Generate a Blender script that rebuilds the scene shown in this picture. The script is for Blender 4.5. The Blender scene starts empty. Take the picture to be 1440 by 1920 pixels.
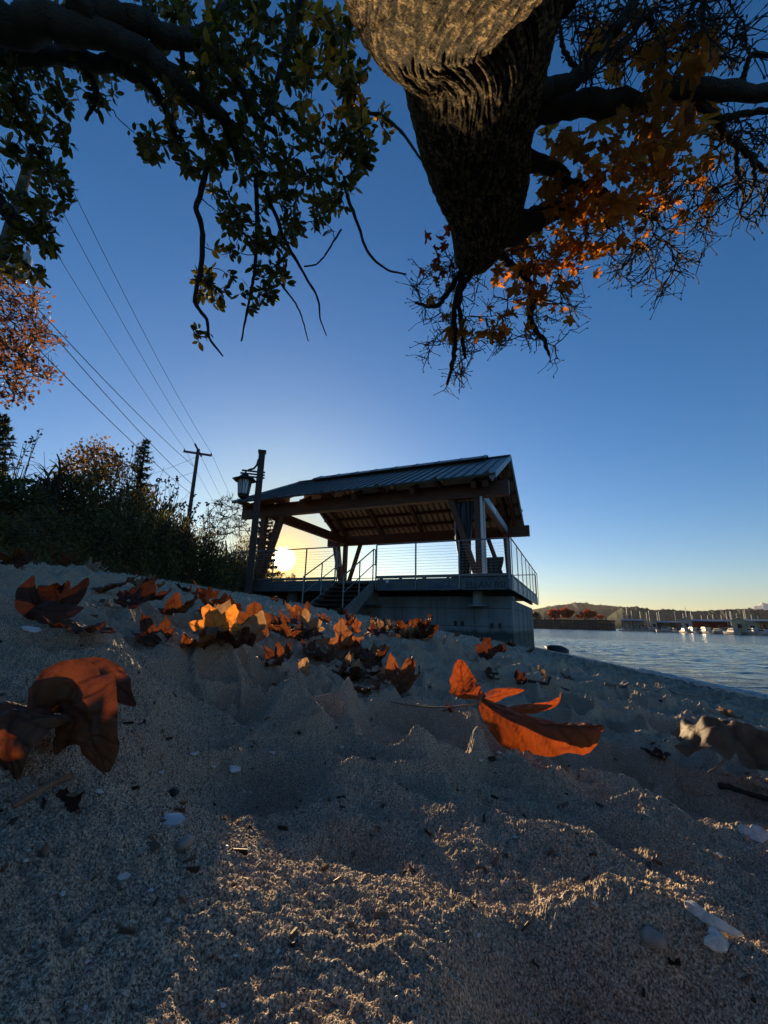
import bpy, math, random
import numpy as np
from mathutils import Vector, Matrix, Euler

# ------------------------------------------------------------------ camera, sky, sun, exposure
SC = bpy.context.scene
COL = SC.collection
CAM_H = 1.1
PITCH, ROLL = math.radians(14.47), math.radians(1.34)
FPX = 804.0                                    # focal length in pixels of the 1440 px wide photograph
SUN_AZ, SUN_EL = math.radians(-13.1), math.radians(7.7)

cam_d = bpy.data.cameras.new('camera')
cam = bpy.data.objects.new('camera', cam_d); COL.objects.link(cam)
cam_d.sensor_fit = 'HORIZONTAL'; cam_d.sensor_width = 36.0; cam_d.lens = 36.0 * FPX / 1440.0
cam_d.clip_start = 0.02; cam_d.clip_end = 30000
cf = Vector((0, math.cos(PITCH), math.sin(PITCH))); cr0 = Vector((1, 0, 0)); cu0 = cr0.cross(cf)
CR = cr0 * math.cos(ROLL) + cu0 * math.sin(ROLL); CU = -cr0 * math.sin(ROLL) + cu0 * math.cos(ROLL)
cam.matrix_world = Matrix(((CR.x, CU.x, -cf.x, 0), (CR.y, CU.y, -cf.y, 0), (CR.z, CU.z, -cf.z, CAM_H), (0, 0, 0, 1)))
SC.camera = cam

SC.render.engine = 'CYCLES'
SC.cycles.use_denoising = True
SC.cycles.max_bounces = 6; SC.cycles.transparent_max_bounces = 8
SC.cycles.diffuse_bounces = 3; SC.cycles.glossy_bounces = 3; SC.cycles.transmission_bounces = 4
SC.cycles.caustics_reflective = False; SC.cycles.caustics_refractive = False
SC.cycles.sample_clamp_indirect = 4.0
SC.view_settings.view_transform = 'Standard'; SC.view_settings.look = 'None'
SC.view_settings.exposure = 1.3; SC.view_settings.gamma = 1.0; SC.view_settings.use_curve_mapping = False

SUN_DIR = Vector((math.sin(SUN_AZ) * math.cos(SUN_EL), math.cos(SUN_AZ) * math.cos(SUN_EL), math.sin(SUN_EL)))
W = bpy.data.worlds.new('World'); SC.world = W; W.use_nodes = True
nt = W.node_tree; nt.nodes.clear()
def wn(t, **k):
    n = nt.nodes.new(t)
    for a, b in k.items(): setattr(n, a, b)
    return n
wo = wn('ShaderNodeOutputWorld'); bg = wn('ShaderNodeBackground'); sky = wn('ShaderNodeTexSky')
sky.sky_type = 'NISHITA'; sky.sun_disc = False; sky.sun_elevation = SUN_EL; sky.sun_rotation = SUN_AZ
sky.air_density = 1.0; sky.dust_density = 0.5; sky.ozone_density = 3.0; sky.altitude = 0
bg.inputs['Strength'].default_value = 0.070
# the sun itself and its aureole, as part of the sky
tc = wn('ShaderNodeTexCoord'); dp = wn('ShaderNodeVectorMath', operation='DOT_PRODUCT'); dp.inputs[1].default_value = SUN_DIR
nt.links.new(tc.outputs['Generated'], dp.inputs[0])
ac = wn('ShaderNodeMath', operation='ARCCOSINE'); nt.links.new(dp.outputs['Value'], ac.inputs[0])
def lobe(width, power, col, strength):
    m = wn('ShaderNodeMath', operation='DIVIDE'); nt.links.new(ac.outputs[0], m.inputs[0]); m.inputs[1].default_value = math.radians(width)
    p = wn('ShaderNodeMath', operation='POWER'); nt.links.new(m.outputs[0], p.inputs[0]); p.inputs[1].default_value = power
    e = wn('ShaderNodeMath', operation='MULTIPLY'); nt.links.new(p.outputs[0], e.inputs[0]); e.inputs[1].default_value = -1
    x = wn('ShaderNodeMath', operation='EXPONENT'); nt.links.new(e.outputs[0], x.inputs[0])
    b = wn('ShaderNodeBackground'); b.inputs['Color'].default_value = (*col, 1)
    s = wn('ShaderNodeMath', operation='MULTIPLY'); nt.links.new(x.outputs[0], s.inputs[0]); s.inputs[1].default_value = strength
    nt.links.new(s.outputs[0], b.inputs['Strength']); return b
def addsh(a, b):
    n = wn('ShaderNodeAddShader'); nt.links.new(a.outputs[0], n.inputs[0]); nt.links.new(b.outputs[0], n.inputs[1]); return n
hs = wn('ShaderNodeHueSaturation'); hs.inputs['Saturation'].default_value = 1.24; nt.links.new(sky.outputs[0], hs.inputs['Color']); gt = wn('ShaderNodeMix', data_type='RGBA', blend_type='MULTIPLY'); gt.inputs[0].default_value = 1.0; nt.links.new(hs.outputs[0], gt.inputs[6]); gt.inputs[7].default_value = (1.02, 0.955, 1.07, 1)
# the sky is warmer and more veiled around the low sun
ga = wn('ShaderNodeMath', operation='DIVIDE'); nt.links.new(ac.outputs[0], ga.inputs[0]); ga.inputs[1].default_value = math.radians(9)
gb = wn('ShaderNodeMath', operation='POWER'); nt.links.new(ga.outputs[0], gb.inputs[0]); gb.inputs[1].default_value = 2.0
gc = wn('ShaderNodeMath', operation='MULTIPLY'); nt.links.new(gb.outputs[0], gc.inputs[0]); gc.inputs[1].default_value = -1.0
gd = wn('ShaderNodeMath', operation='EXPONENT'); nt.links.new(gc.outputs[0], gd.inputs[0])
gm = wn('ShaderNodeMix', data_type='RGBA', blend_type='MULTIPLY'); nt.links.new(gd.outputs[0], gm.inputs[0]); nt.links.new(gt.outputs[2], gm.inputs[6]); gm.inputs[7].default_value = (0.40, 0.29, 0.20, 1)
wa = wn('ShaderNodeMath', operation='DIVIDE'); nt.links.new(ac.outputs[0], wa.inputs[0]); wa.inputs[1].default_value = math.radians(24)
wb = wn('ShaderNodeMath', operation='POWER'); nt.links.new(wa.outputs[0], wb.inputs[0]); wb.inputs[1].default_value = 2.0
wc = wn('ShaderNodeMath', operation='MULTIPLY'); nt.links.new(wb.outputs[0], wc.inputs[0]); wc.inputs[1].default_value = -1.0
wd = wn('ShaderNodeMath', operation='EXPONENT'); nt.links.new(wc.outputs[0], wd.inputs[0])
wm = wn('ShaderNodeMix', data_type='RGBA', blend_type='MULTIPLY'); nt.links.new(wd.outputs[0], wm.inputs[0]); nt.links.new(gm.outputs[2], wm.inputs[6]); wm.inputs[7].default_value = (0.50, 0.79, 0.82, 1)
nt.links.new(wm.outputs[2], bg.inputs['Color'])
tot = addsh(addsh(bg, lobe(1.25, 6, (1.0, 0.86, 0.6), 9.0)), addsh(lobe(2.6, 1.2, (1.0, 0.48, 0.10), 0.9), lobe(15.0, 1.8, (1.0, 0.80, 0.50), 0.02)))
nt.links.new(tot.outputs[0], wo.inputs['Surface'])

sun_d = bpy.data.lights.new('sun', 'SUN'); sun_d.energy = 5.0; sun_d.angle = math.radians(0.53); sun_d.color = (1.0, 0.72, 0.40)
sun = bpy.data.objects.new('sun', sun_d); COL.objects.link(sun)
sun.rotation_euler = SUN_DIR.to_track_quat('Z', 'Y').to_euler(); sun.location = (-20, 60, 30)

# ------------------------------------------------------------------ helpers
rng = random.Random(7); NR = np.random.default_rng(7)
def np3(v): return np.array(v, float)
_f, _R, _U = np3(cf), np3(CR), np3(CU)
ORG = np.array([0, 0, CAM_H])
def ray(px, py):
    d = _f * FPX + _R * (px - 720) - _U * (py - 960); return d / np.linalg.norm(d)
def at(px, py, dist): return ORG + ray(px, py) * dist
def onplane(px, py, p0, n):
    d = ray(px, py); return ORG + d * (((np3(p0) - ORG) @ np3(n)) / (d @ np3(n)))
def sm(x, a, b):
    t = np.clip((np.asarray(x, float) - a) / (b - a), 0, 1); return t * t * (3 - 2 * t)
def _hash(ix, iy, iz, seed):
    h = (ix.astype(np.int64) * 374761393 + iy.astype(np.int64) * 668265263 + iz.astype(np.int64) * 2147483647 + seed * 1274126177) & 0xFFFFFFFF
    h = ((h ^ (h >> 13)) * 1274126177) & 0xFFFFFFFF
    h = ((h ^ (h >> 15)) * 2246822519) & 0xFFFFFFFF
    return (h ^ (h >> 16)) & 0xFFFFFFFF
def pn(x, y, seed=0, per=0):
    """2D gradient noise, about -0.7..0.7; per: period along x"""
    x = np.asarray(x, float); y = np.asarray(y, float)
    ix, iy = np.floor(x), np.floor(y); fx, fy = x - ix, y - iy
    u = fx**3 * (fx * (fx * 6 - 15) + 10); v = fy**3 * (fy * (fy * 6 - 15) + 10)
    z = np.zeros_like(ix)
    def g(ox, oy):
        a = _hash(np.mod(ix + ox, per) if per else ix + ox, iy + oy, z, seed) * (2 * math.pi / 4294967296.0)
        return np.cos(a) * (fx - ox) + np.sin(a) * (fy - oy)
    return (g(0, 0) * (1 - u) + g(1, 0) * u) * (1 - v) + (g(0, 1) * (1 - u) + g(1, 1) * u) * v

ORIGIN = {}
def tag(o, label=None, cat=None, group=None, kind=None):
    if label: o['label'] = label
    if cat: o['category'] = cat
    if group: o['group'] = group
    if kind: o['kind'] = kind
    return o
def empty(name, loc, label=None, cat=None, group=None):
    o = bpy.data.objects.new(name, None); COL.objects.link(o); o.location = loc; o.empty_display_size = 0.2
    ORIGIN[o.name] = np3(loc); return tag(o, label, cat, group)
def link(name, me, parent=None, origin=None):
    o = bpy.data.objects.new(name, me); COL.objects.link(o)
    if parent is not None: o.parent = parent; ORIGIN[o.name] = ORIGIN[parent.name]
    else:
        ORIGIN[o.name] = np3(origin if origin is not None else (0, 0, 0)); o.location = ORIGIN[o.name]
    return o
class MB:
    """collects world-space geometry, built as one mesh"""
    def __init__(s): s.v = []; s.f = []; s.n = 0; s.a = []
    def add(s, verts, faces, attr=None):
        verts = np.asarray(verts, float).reshape(-1, 3)
        s.v.append(verts); s.f += [tuple(i + s.n for i in f) for f in faces]; s.n += len(verts)
        s.a.append(np.zeros(len(verts)) if attr is None else np.asarray(attr, float)); return s
    def box(s, c, ax, ay, az):
        """centre and three half-axis vectors"""
        c, ax, ay, az = map(np3, (c, ax, ay, az)); vs = []
        for i in (-1, 1):
            for j in (-1, 1):
                for k in (-1, 1): vs.append(c + i * ax + j * ay + k * az)
        return s.add(vs, [(0, 1, 3, 2), (4, 6, 7, 5), (0, 4, 5, 1), (2, 3, 7, 6), (0, 2, 6, 4), (1, 5, 7, 3)])
    def beam(s, p, q, w, h, up=(0, 0, 1)):
        """box from p to q, w wide, h high"""
        p, q, up = np3(p), np3(q), np3(up); d = q - p; L = np.linalg.norm(d); d = d / L
        r = np.cross(d, up); r /= np.linalg.norm(r); u2 = np.cross(r, d)
        return s.box((p + q) / 2, d * L / 2, r * w / 2, u2 * h / 2)
    def tube(s, pts, rad, n=8, cap=True):
        pts = np.asarray(pts, float); m = len(pts); rad = np.broadcast_to(np.asarray(rad, float), (m,))
        t = np.gradient(pts, axis=0); t /= np.maximum(np.linalg.norm(t, axis=1, keepdims=True), 1e-9)
        up = np.array([0, 0, 1.0]) if abs(t[0][2]) < 0.9 else np.array([1.0, 0, 0])
        a = np.cross(t[0], up); a /= np.linalg.norm(a); vs = np.zeros((m, n, 3)); ang = np.arange(n) * 2 * math.pi / n
        for i in range(m):
            a = a - t[i] * (a @ t[i]); a /= max(np.linalg.norm(a), 1e-9); b = np.cross(t[i], a)
            vs[i] = pts[i] + rad[i] * (np.cos(ang)[:, None] * a + np.sin(ang)[:, None] * b)
        fs = []
        for i in range(m - 1):
            for j in range(n):
                k = (j + 1) % n; fs.append((i * n + j, i * n + k, (i + 1) * n + k, (i + 1) * n + j))
        if cap: fs.append(tuple(range(n))[::-1]); fs.append(tuple((m - 1) * n + j for j in range(n)))
        return s.add(vs.reshape(-1, 3), fs)
    def prism(s, poly, ext):
        """closed polygon (3d points) extruded by vector ext"""
        poly = np.asarray(poly, float); n = len(poly)
        fs = [tuple(range(n))[::-1], tuple(range(n, 2 * n))] + [(i, (i + 1) % n, n + (i + 1) % n, n + i) for i in range(n)]
        return s.add(np.vstack([poly, poly + np3(ext)]), fs)
    def lathe(s, base, prof, n=16, axis=(0, 0, 1)):
        """prof = [(radius, height)]"""
        ax = np3(axis); ax /= np.linalg.norm(ax); t = np.array([1.0, 0, 0]) if abs(ax[0]) < 0.9 else np.array([0, 1.0, 0])
        a = np.cross(ax, t); a /= np.linalg.norm(a); b = np.cross(ax, a); ang = np.arange(n) * 2 * math.pi / n
        ring = np.cos(ang)[:, None] * a + np.sin(ang)[:, None] * b
        vs = np.vstack([np3(base) + ax * h + ring * r for r, h in prof]); fs = []
        for i in range(len(prof) - 1):
            for j in range(n):
                k = (j + 1) % n; fs.append((i * n + j, i * n + k, (i + 1) * n + k, (i + 1) * n + j))
        fs.append(tuple(range(n))[::-1]); fs.append(tuple((len(prof) - 1) * n + j for j in range(n)))
        return s.add(vs, fs)
    def mesh(s, name, mat, off=(0, 0, 0), smooth=False, attr=None):
        me = bpy.data.meshes.new(name); V = np.vstack(s.v) - np3(off)
        me.from_pydata(V.tolist(), [], s.f)
        if smooth: me.polygons.foreach_set('use_smooth', np.ones(len(me.polygons), bool))
        if attr:
            at_ = me.attributes.new(attr, 'FLOAT', 'POINT'); at_.data.foreach_set('value', np.concatenate(s.a).astype(np.float32))
        if mat: me.materials.append(mat)
        me.update(); return me
    def build(s, name, mat, parent=None, origin=None, smooth=False, attr=None):
        off = ORIGIN[parent.name] if parent is not None else (origin if origin is not None else (0, 0, 0))
        return link(name, s.mesh(name, mat, off, smooth, attr), parent, origin)
def grid_mesh(name, P, mat, smooth=True, attrs=None):
    """P: (rows, cols, 3) array"""
    r, c, _ = P.shape; me = bpy.data.meshes.new(name)
    idx = np.arange(r * c).reshape(r, c)
    q = np.stack([idx[:-1, :-1], idx[:-1, 1:], idx[1:, 1:], idx[1:, :-1]], -1).reshape(-1, 4)
    me.vertices.add(r * c); me.vertices.foreach_set('co', P.reshape(-1).astype(np.float32))
    me.loops.add(q.size); me.loops.foreach_set('vertex_index', q.reshape(-1).astype(np.int32))
    me.polygons.add(len(q)); me.polygons.foreach_set('loop_start', np.arange(0, q.size, 4, dtype=np.int32))
    me.polygons.foreach_set('use_smooth', np.full(len(q), smooth))
    me.update(calc_edges=True); me.validate()
    for k, a in (attrs or {}).items():
        t = me.attributes.new(k, 'FLOAT', 'POINT'); t.data.foreach_set('value', a.reshape(-1).astype(np.float32))
    me.materials.append(mat); return me
def bezier(pts, n):
    """Catmull-Rom through points (any dimension)"""
    P = np.asarray(pts, float); P = np.vstack([2 * P[0] - P[1], P, 2 * P[-1] - P[-2]]); out = []; m = len(P) - 3
    for t in np.linspace(0, m - 1e-6, n):
        i = int(t); f = t - i; a, b, c, d = P[i], P[i + 1], P[i + 2], P[i + 3]
        out.append(0.5 * (2 * b + (c - a) * f + (2 * a - 5 * b + 4 * c - d) * f * f + (3 * b - a - 3 * c + d) * f**3))
    return np.array(out)

# ------------------------------------------------------------------ materials
class NB:
    def __init__(s, name):
        s.m = bpy.data.materials.new(name); s.m.use_nodes = True; s.t = s.m.node_tree; s.t.nodes.clear()
        s.out = s.t.nodes.new('ShaderNodeOutputMaterial')
    def n(s, typ, ins=None, **k):
        x = s.t.nodes.new(typ)
        for a, b in k.items(): setattr(x, a, b)
        for a, b in (ins or {}).items():
            if hasattr(b, 'default_value') or isinstance(b, bpy.types.NodeSocket): s.t.links.new(b, x.inputs[a])
            else: x.inputs[a].default_value = b
        return x
    def obj(s): return s.n('ShaderNodeTexCoord').outputs['Object']
    def noise(s, vec, scale, detail=4, rough=0.55, dist=0.0):
        return s.n('ShaderNodeTexNoise', {'Vector': vec, 'Scale': scale, 'Detail': detail, 'Roughness': rough, 'Distortion': dist}).outputs['Fac']
    def mapv(s, vec, scale=(1, 1, 1), rot=(0, 0, 0)):
        return s.n('ShaderNodeMapping', {'Vector': vec, 'Scale': scale, 'Rotation': rot}).outputs[0]
    def ramp(s, fac, stops):
        r = s.n('ShaderNodeValToRGB', {'Fac': fac}); e = r.color_ramp.elements
        while len(e) < len(stops): e.new(0.5)
        for i, (p, c) in enumerate(stops): e[i].position = p; e[i].color = (*c, 1) if len(c) == 3 else c
        return r.outputs['Color']
    def mix(s, fac, a, b, mode='MIX'):
        x = s.n('ShaderNodeMix', data_type='RGBA', blend_type=mode)
        for i, val in ((0, fac), (6, a), (7, b)):
            if isinstance(val, bpy.types.NodeSocket): s.t.links.new(val, x.inputs[i])
            else: x.inputs[i].default_value = (*val, 1) if isinstance(val, tuple) and len(val) == 3 else val
        return x.outputs[2]
    def math(s, op, a, b=0.0, c=0.0):
        x = s.n('ShaderNodeMath', operation=op)
        for i, val in enumerate((a, b, c)):
            if isinstance(val, bpy.types.NodeSocket): s.t.links.new(val, x.inputs[i])
            else: x.inputs[i].default_value = val
        return x.outputs[0]
    def bump(s, h, strength=0.3, dist=0.01):
        return s.n('ShaderNodeBump', {'Height': h, 'Strength': strength, 'Distance': dist}).outputs[0]
    def pbr(s, col, rough=0.7, normal=None, metal=0.0, spec=0.5, **k):
        p = s.n('ShaderNodeBsdfPrincipled', {'Base Color': col if isinstance(col, bpy.types.NodeSocket) else (*col, 1), 'Roughness': rough, 'Metallic': metal, 'Specular IOR Level': spec})
        if normal is not None: s.t.links.new(normal, p.inputs['Normal'])
        for a, b in k.items(): p.inputs[a.replace('_', ' ')].default_value = b
        return p.outputs[0]
    def done(s, sh): s.t.links.new(sh, s.out.inputs['Surface']); return s.m
def plain(name, c, rough=0.7, var=0.25, scale=8, bump=0.2, metal=0.0, stretch=(1, 1, 1), bd=0.01, spec=0.4):
    b = NB(name); v = b.mapv(b.obj(), stretch); f = b.noise(v, scale, 5)
    lo = tuple(x * (1 - var) for x in c); hi = tuple(min(1, x * (1 + var)) for x in c)
    col = b.ramp(f, [(0.3, lo), (0.7, hi)])
    return b.done(b.pbr(col, rough, b.bump(b.noise(v, scale * 6, 4), bump, bd), metal, spec))
M = {}
M['timber'] = plain('stained_timber', (0.085, 0.034, 0.018), 0.6, 0.35, 3, 0.3, stretch=(1, 1, 4))
M['timber_dark'] = plain('dark_timber', (0.05, 0.028, 0.018), 0.65, 0.35, 3, 0.3)
M['board'] = plain('roof_boards', (0.36, 0.28, 0.20), 0.7, 0.25, 4, 0.2)
M['sunlit_eave_wood'] = plain('sunlit_eave_wood', (0.72, 0.58, 0.40), 0.6, 0.2, 4, 0.2)  # pale tone imitates sunlight on the boards under the eave
M['metal_roof'] = plain('painted_metal_roof', (0.075, 0.088, 0.082), 0.42, 0.2, 2, 0.08, 0.3)
M['trim'] = plain('metal_trim', (0.30, 0.36, 0.40), 0.5, 0.2, 5, 0.1, 0.2)
M['steel'] = plain('galvanised_steel', (0.22, 0.23, 0.23), 0.45, 0.25, 14, 0.1, 0.6)
M['cable'] = plain('steel_cable', (0.28, 0.28, 0.28), 0.4, 0.1, 20, 0.0, 0.8)
M['fascia'] = plain('weathered_grey_boards', (0.115, 0.12, 0.115), 0.75, 0.25, 3, 0.3, stretch=(1, 1, 5))
M['plank'] = plain('weathered_plank', (0.17, 0.16, 0.14), 0.8, 0.3, 3, 0.3, stretch=(1, 1, 5))
M['black_metal'] = plain('black_metal', (0.018, 0.018, 0.018), 0.5, 0.3, 10, 0.1, 0.4)
M['frosted'] = plain('frosted_glass', (0.55, 0.58, 0.62), 0.35, 0.08, 10, 0.0)
M['tarp'] = plain('dark_tarp', (0.012, 0.016, 0.024), 0.45, 0.4, 6, 0.3)
M['tarp_hem'] = plain('pale_tarp_hem', (0.5, 0.5, 0.5), 0.6, 0.15, 6, 0.2)
M['white_paint'] = plain('white_paint', (0.7, 0.7, 0.68), 0.5, 0.1, 6, 0.05)
M['white_pipe'] = plain('white_plastic_pipe', (0.6, 0.62, 0.63), 0.4, 0.1, 6, 0.02)
M['pole'] = plain('tarred_pole_wood', (0.07, 0.055, 0.045), 0.8, 0.3, 6, 0.4, stretch=(1, 1, .2))
M['wire'] = plain('wire', (0.02, 0.02, 0.022), 0.5, 0.1, 6, 0.0)
M['grey_tank'] = plain('grey_enamel', (0.32, 0.36, 0.37), 0.4, 0.12, 6, 0.05)
M['ink_dark'] = plain('spray_paint_dark', (0.015, 0.016, 0.03), 0.5, 0.3, 20, 0.0)
M['ink_blue'] = plain('spray_paint_blue', (0.03, 0.04, 0.17), 0.5, 0.3, 20, 0.0)
M['sign'] = plain('sign_grey_white', (0.6, 0.62, 0.66), 0.4, 0.08, 6, 0.0)

def concrete_mat():
    b = NB('stained_concrete'); o = b.obj(); z = b.n('ShaderNodeSeparateXYZ', {'Vector': o}).outputs['Z']
    n1 = b.noise(o, 1.3, 6, 0.6); n2 = b.noise(b.mapv(o, (5, 5, 0.35)), 1.0, 5, 0.65)
    col = b.ramp(n1, [(0.25, (0.15, 0.155, 0.155)), (0.75, (0.29, 0.295, 0.29))])
    streak = b.ramp(n2, [(0.45, (0, 0, 0)), (0.72, (1, 1, 1))])
    col = b.mix(b.math('MULTIPLY', streak, 0.45), col, (0.06, 0.06, 0.055))
    # tide mark: algae below about 0.85 m above the water (object origin lies on the water)
    e = b.math('ADD', z, b.math('MULTIPLY', b.noise(b.mapv(o, (1.5, 1.5, 0.6)), 2.0, 4), 0.28))
    wet = b.ramp(b.math('SUBTRACT', e, 0.0), [(0.98, (1, 1, 1)), (1.0, (0, 0, 0))])
    f = b.n('ShaderNodeMapRange', {'Value': e, 'From Min': 1.0, 'From Max': 1.10, 'To Min': 0.8, 'To Max': 0.0}).outputs[0]
    col = b.mix(f, col, (0.028, 0.032, 0.022))
    return b.done(b.pbr(col, 0.85, b.bump(b.noise(o, 30, 5), 0.3, 0.01)))
M['concrete'] = concrete_mat()

def sand_mat():
    b = NB('beach_sand'); o = b.obj(); z = b.n('ShaderNodeSeparateXYZ', {'Vector': o}).outputs['Z']
    soil = b.n('ShaderNodeAttribute', attribute_name='soil').outputs['Fac']
    g1 = b.noise(o, 600, 2, 0.8); g2 = b.noise(o, 9, 5, 0.6); g3 = b.noise(o, 170, 3, 0.6)
    col = b.ramp(g1, [(0.34, (0.08, 0.059, 0.041)), (0.5, (0.43, 0.33, 0.235)), (0.66, (0.92, 0.74, 0.55))])
    col = b.mix(b.math('MULTIPLY', b.ramp(g2, [(0.35, (1, 1, 1)), (0.65, (0, 0, 0))]), 0.35), col, (0.23, 0.175, 0.125))
    speck = b.ramp(b.noise(o, 1100, 1, 0.5), [(0.70, (0, 0, 0)), (0.74, (1, 1, 1))])
    col = b.mix(b.math('MULTIPLY', speck, 0.55), col, (0.72, 0.69, 0.62))
    wet = b.n('ShaderNodeMapRange', {'Value': b.math('ADD', z, b.math('MULTIPLY', b.noise(o, 1.2, 4), 0.16)), 'From Min': 0.46, 'From Max': 0.86, 'To Min': 1.0, 'To Max': 0.0}).outputs[0]
    col = b.mix(wet, col, b.mix(1.0, col, (0.22, 0.22, 0.23), 'MULTIPLY'))
    sc = b.ramp(b.noise(o, 14, 6, 0.7), [(0.3, (0.02, 0.014, 0.010)), (0.55, (0.085, 0.052, 0.034)), (0.75, (0.17, 0.09, 0.05))])
    col = b.mix(soil, col, sc)
    h = b.math('ADD', b.math('MULTIPLY', g1, 0.6), b.math('MULTIPLY', g3, 1.0))
    rough = b.n('ShaderNodeMapRange', {'Value': wet, 'To Min': 0.95, 'To Max': 0.45}).outputs[0]
    p = b.n('ShaderNodeBsdfPrincipled', {'Base Color': col, 'Roughness': rough, 'Specular IOR Level': 0.25, 'Normal': b.bump(h, 0.9, 0.0045)})
    return b.done(p.outputs[0])
M['sand'] = sand_mat()

def water_mat():
    b = NB('sea_water'); o = b.obj()
    w1 = b.noise(b.mapv(o, (0.5, 1.15, 1), (0, 0, 0.35)), 1.5, 4, 0.6, 0.6); w2 = b.noise(b.mapv(o, (0.7, 1.6, 1), (0, 0, -0.2)), 0.42, 3, 0.55, 0.4)
    w3 = b.noise(b.mapv(o, (0.8, 1.3, 1)), 7.0, 3, 0.6)
    h = b.math('ADD', b.math('ADD', b.math('MULTIPLY', w1, 0.16), b.math('MULTIPLY', w2, 0.36)), b.math('MULTIPLY', w3, 0.02))
    p = b.n('ShaderNodeBsdfPrincipled', {'Base Color': (0.012, 0.035, 0.052, 1), 'Roughness': 0.12, 'IOR': 1.33, 'Normal': b.bump(h, 1.0, 1.0)})
    return b.done(p.outputs[0])
M['water'] = water_mat()

def leaf_mat(name, stops, trans=0.45, tcol=None, rough=0.6, vein=0.5, bumpd=0.004, nscale=22, hue=True):
    """dry leaf: mottled colour by position and by object, vein lines from the attribute, light shows through"""
    b = NB(name); o = b.obj(); v = b.n('ShaderNodeAttribute', attribute_name='vein').outputs['Fac']
    rnd = b.n('ShaderNodeObjectInfo').outputs['Random']
    f = b.math('ADD', b.math('MULTIPLY', b.noise(o, nscale, 6, 0.65), 0.65), b.math('MULTIPLY', rnd, 0.45 if hue else 0.0))
    col = b.ramp(f, stops)
    dk = b.mix(1.0, col, (0.42, 0.36, 0.34), 'MULTIPLY')
    col = b.mix(b.math('MULTIPLY', v, vein), col, dk)
    spots = b.ramp(b.noise(o, nscale * 3.3, 4, 0.7), [(0.60, (0, 0, 0)), (0.72, (1, 1, 1))])
    col = b.mix(b.math('MULTIPLY', spots, 0.5), col, b.mix(1.0, col, (0.35, 0.28, 0.25), 'MULTIPLY'))
    nrm = b.bump(b.math('ADD', b.noise(o, nscale * 4, 4, 0.6), b.math('MULTIPLY', v, 1.2)), 0.5, bumpd)
    df = b.n('ShaderNodeBsdfPrincipled', {'Base Color': col, 'Roughness': rough, 'Specular IOR Level': 0.3, 'Normal': nrm}).outputs[0]
    tc_ = b.mix(1.0, col, tcol or (1.25, 0.80, 0.42), 'MULTIPLY')
    tr = b.n('ShaderNodeBsdfTranslucent', {'Color': tc_, 'Normal': nrm}).outputs[0]
    mx = b.n('ShaderNodeMixShader', {'Fac': trans}); b.t.links.new(df, mx.inputs[1]); b.t.links.new(tr, mx.inputs[2])
    return b.done(mx.outputs[0])
M['leaf_fallen'] = leaf_mat('fallen_maple_leaf', [(0.25, (0.055, 0.025, 0.014)), (0.45, (0.14, 0.058, 0.026)), (0.62, (0.22, 0.092, 0.036)), (0.8, (0.30, 0.17, 0.085))], 0.38, vein=0.8)
M['leaf_big'] = leaf_mat('mottled_brown_leaf', [(0.25, (0.06, 0.033, 0.02)), (0.48, (0.15, 0.078, 0.042)), (0.7, (0.26, 0.14, 0.075))], 0.26, (1.7, 0.75, 0.28), nscale=30, vein=0.75)
M['leaf_roll'] = leaf_mat('rolled_brown_leaf', [(0.25, (0.04, 0.018, 0.011)), (0.5, (0.10, 0.042, 0.021)), (0.72, (0.21, 0.085, 0.03))], 0.36, (1.9, 0.85, 0.28), nscale=34, vein=0.8)
M['leaf_gold'] = leaf_mat('golden_maple_leaf', [(0.25, (0.35, 0.13, 0.03)), (0.5, (0.55, 0.25, 0.04)), (0.8, (0.6, 0.32, 0.08))], 0.6)
M['leaf_tan'] = leaf_mat('dry_tan_leaf', [(0.25, (0.13, 0.085, 0.05)), (0.5, (0.24, 0.165, 0.10)), (0.8, (0.36, 0.26, 0.17))], 0.3, (1.6, 1.2, 0.8))
M['leaf_dark'] = leaf_mat('dark_brown_leaf', [(0.25, (0.045, 0.02, 0.013)), (0.5, (0.10, 0.04, 0.022)), (0.8, (0.17, 0.075, 0.04))], 0.35)
M['leaf_maple'] = leaf_mat('hanging_maple_leaf', [(0.25, (0.13, 0.06, 0.02)), (0.45, (0.30, 0.14, 0.03)), (0.65, (0.42, 0.21, 0.04)), (0.85, (0.34, 0.10, 0.03))], 0.6, (2.0, 1.4, 0.7))
M['leaf_red'] = leaf_mat('red_maple_leaf', [(0.3, (0.22, 0.03, 0.012)), (0.7, (0.4, 0.08, 0.02))], 0.6)
M['leaf_green'] = leaf_mat('olive_oval_leaf', [(0.3, (0.05, 0.052, 0.013)), (0.6, (0.10, 0.092, 0.02)), (0.85, (0.15, 0.115, 0.022))], 0.45, (2.0, 1.7, 0.6), 0.4, 0.4)
M['leaf_yellow'] = leaf_mat('yellow_oval_leaf', [(0.3, (0.30, 0.17, 0.025)), (0.7, (0.5, 0.32, 0.06))], 0.6, (1.8, 1.5, 0.8), 0.5, 0.4)
def foliage(name, a, b_, trans=0.35, tcol=(1.6, 1.5, 0.8)):
    b = NB(name); o = b.obj(); g = b.n('ShaderNodeNewGeometry').outputs['Random Per Island']
    f = b.math('ADD', b.math('MULTIPLY', g, 0.7), b.math('MULTIPLY', b.noise(o, 1.3, 3), 0.4))
    col = b.ramp(f, [(0.25, a), (0.85, b_)])
    df = b.pbr(col, 0.6, spec=0.25); tr = b.n('ShaderNodeBsdfTranslucent', {'Color': b.mix(1.0, col, tcol, 'MULTIPLY')}).outputs[0]
    mx = b.n('ShaderNodeMixShader', {'Fac': trans}); b.t.links.new(df, mx.inputs[1]); b.t.links.new(tr, mx.inputs[2])
    return b.done(mx.outputs[0])
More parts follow.
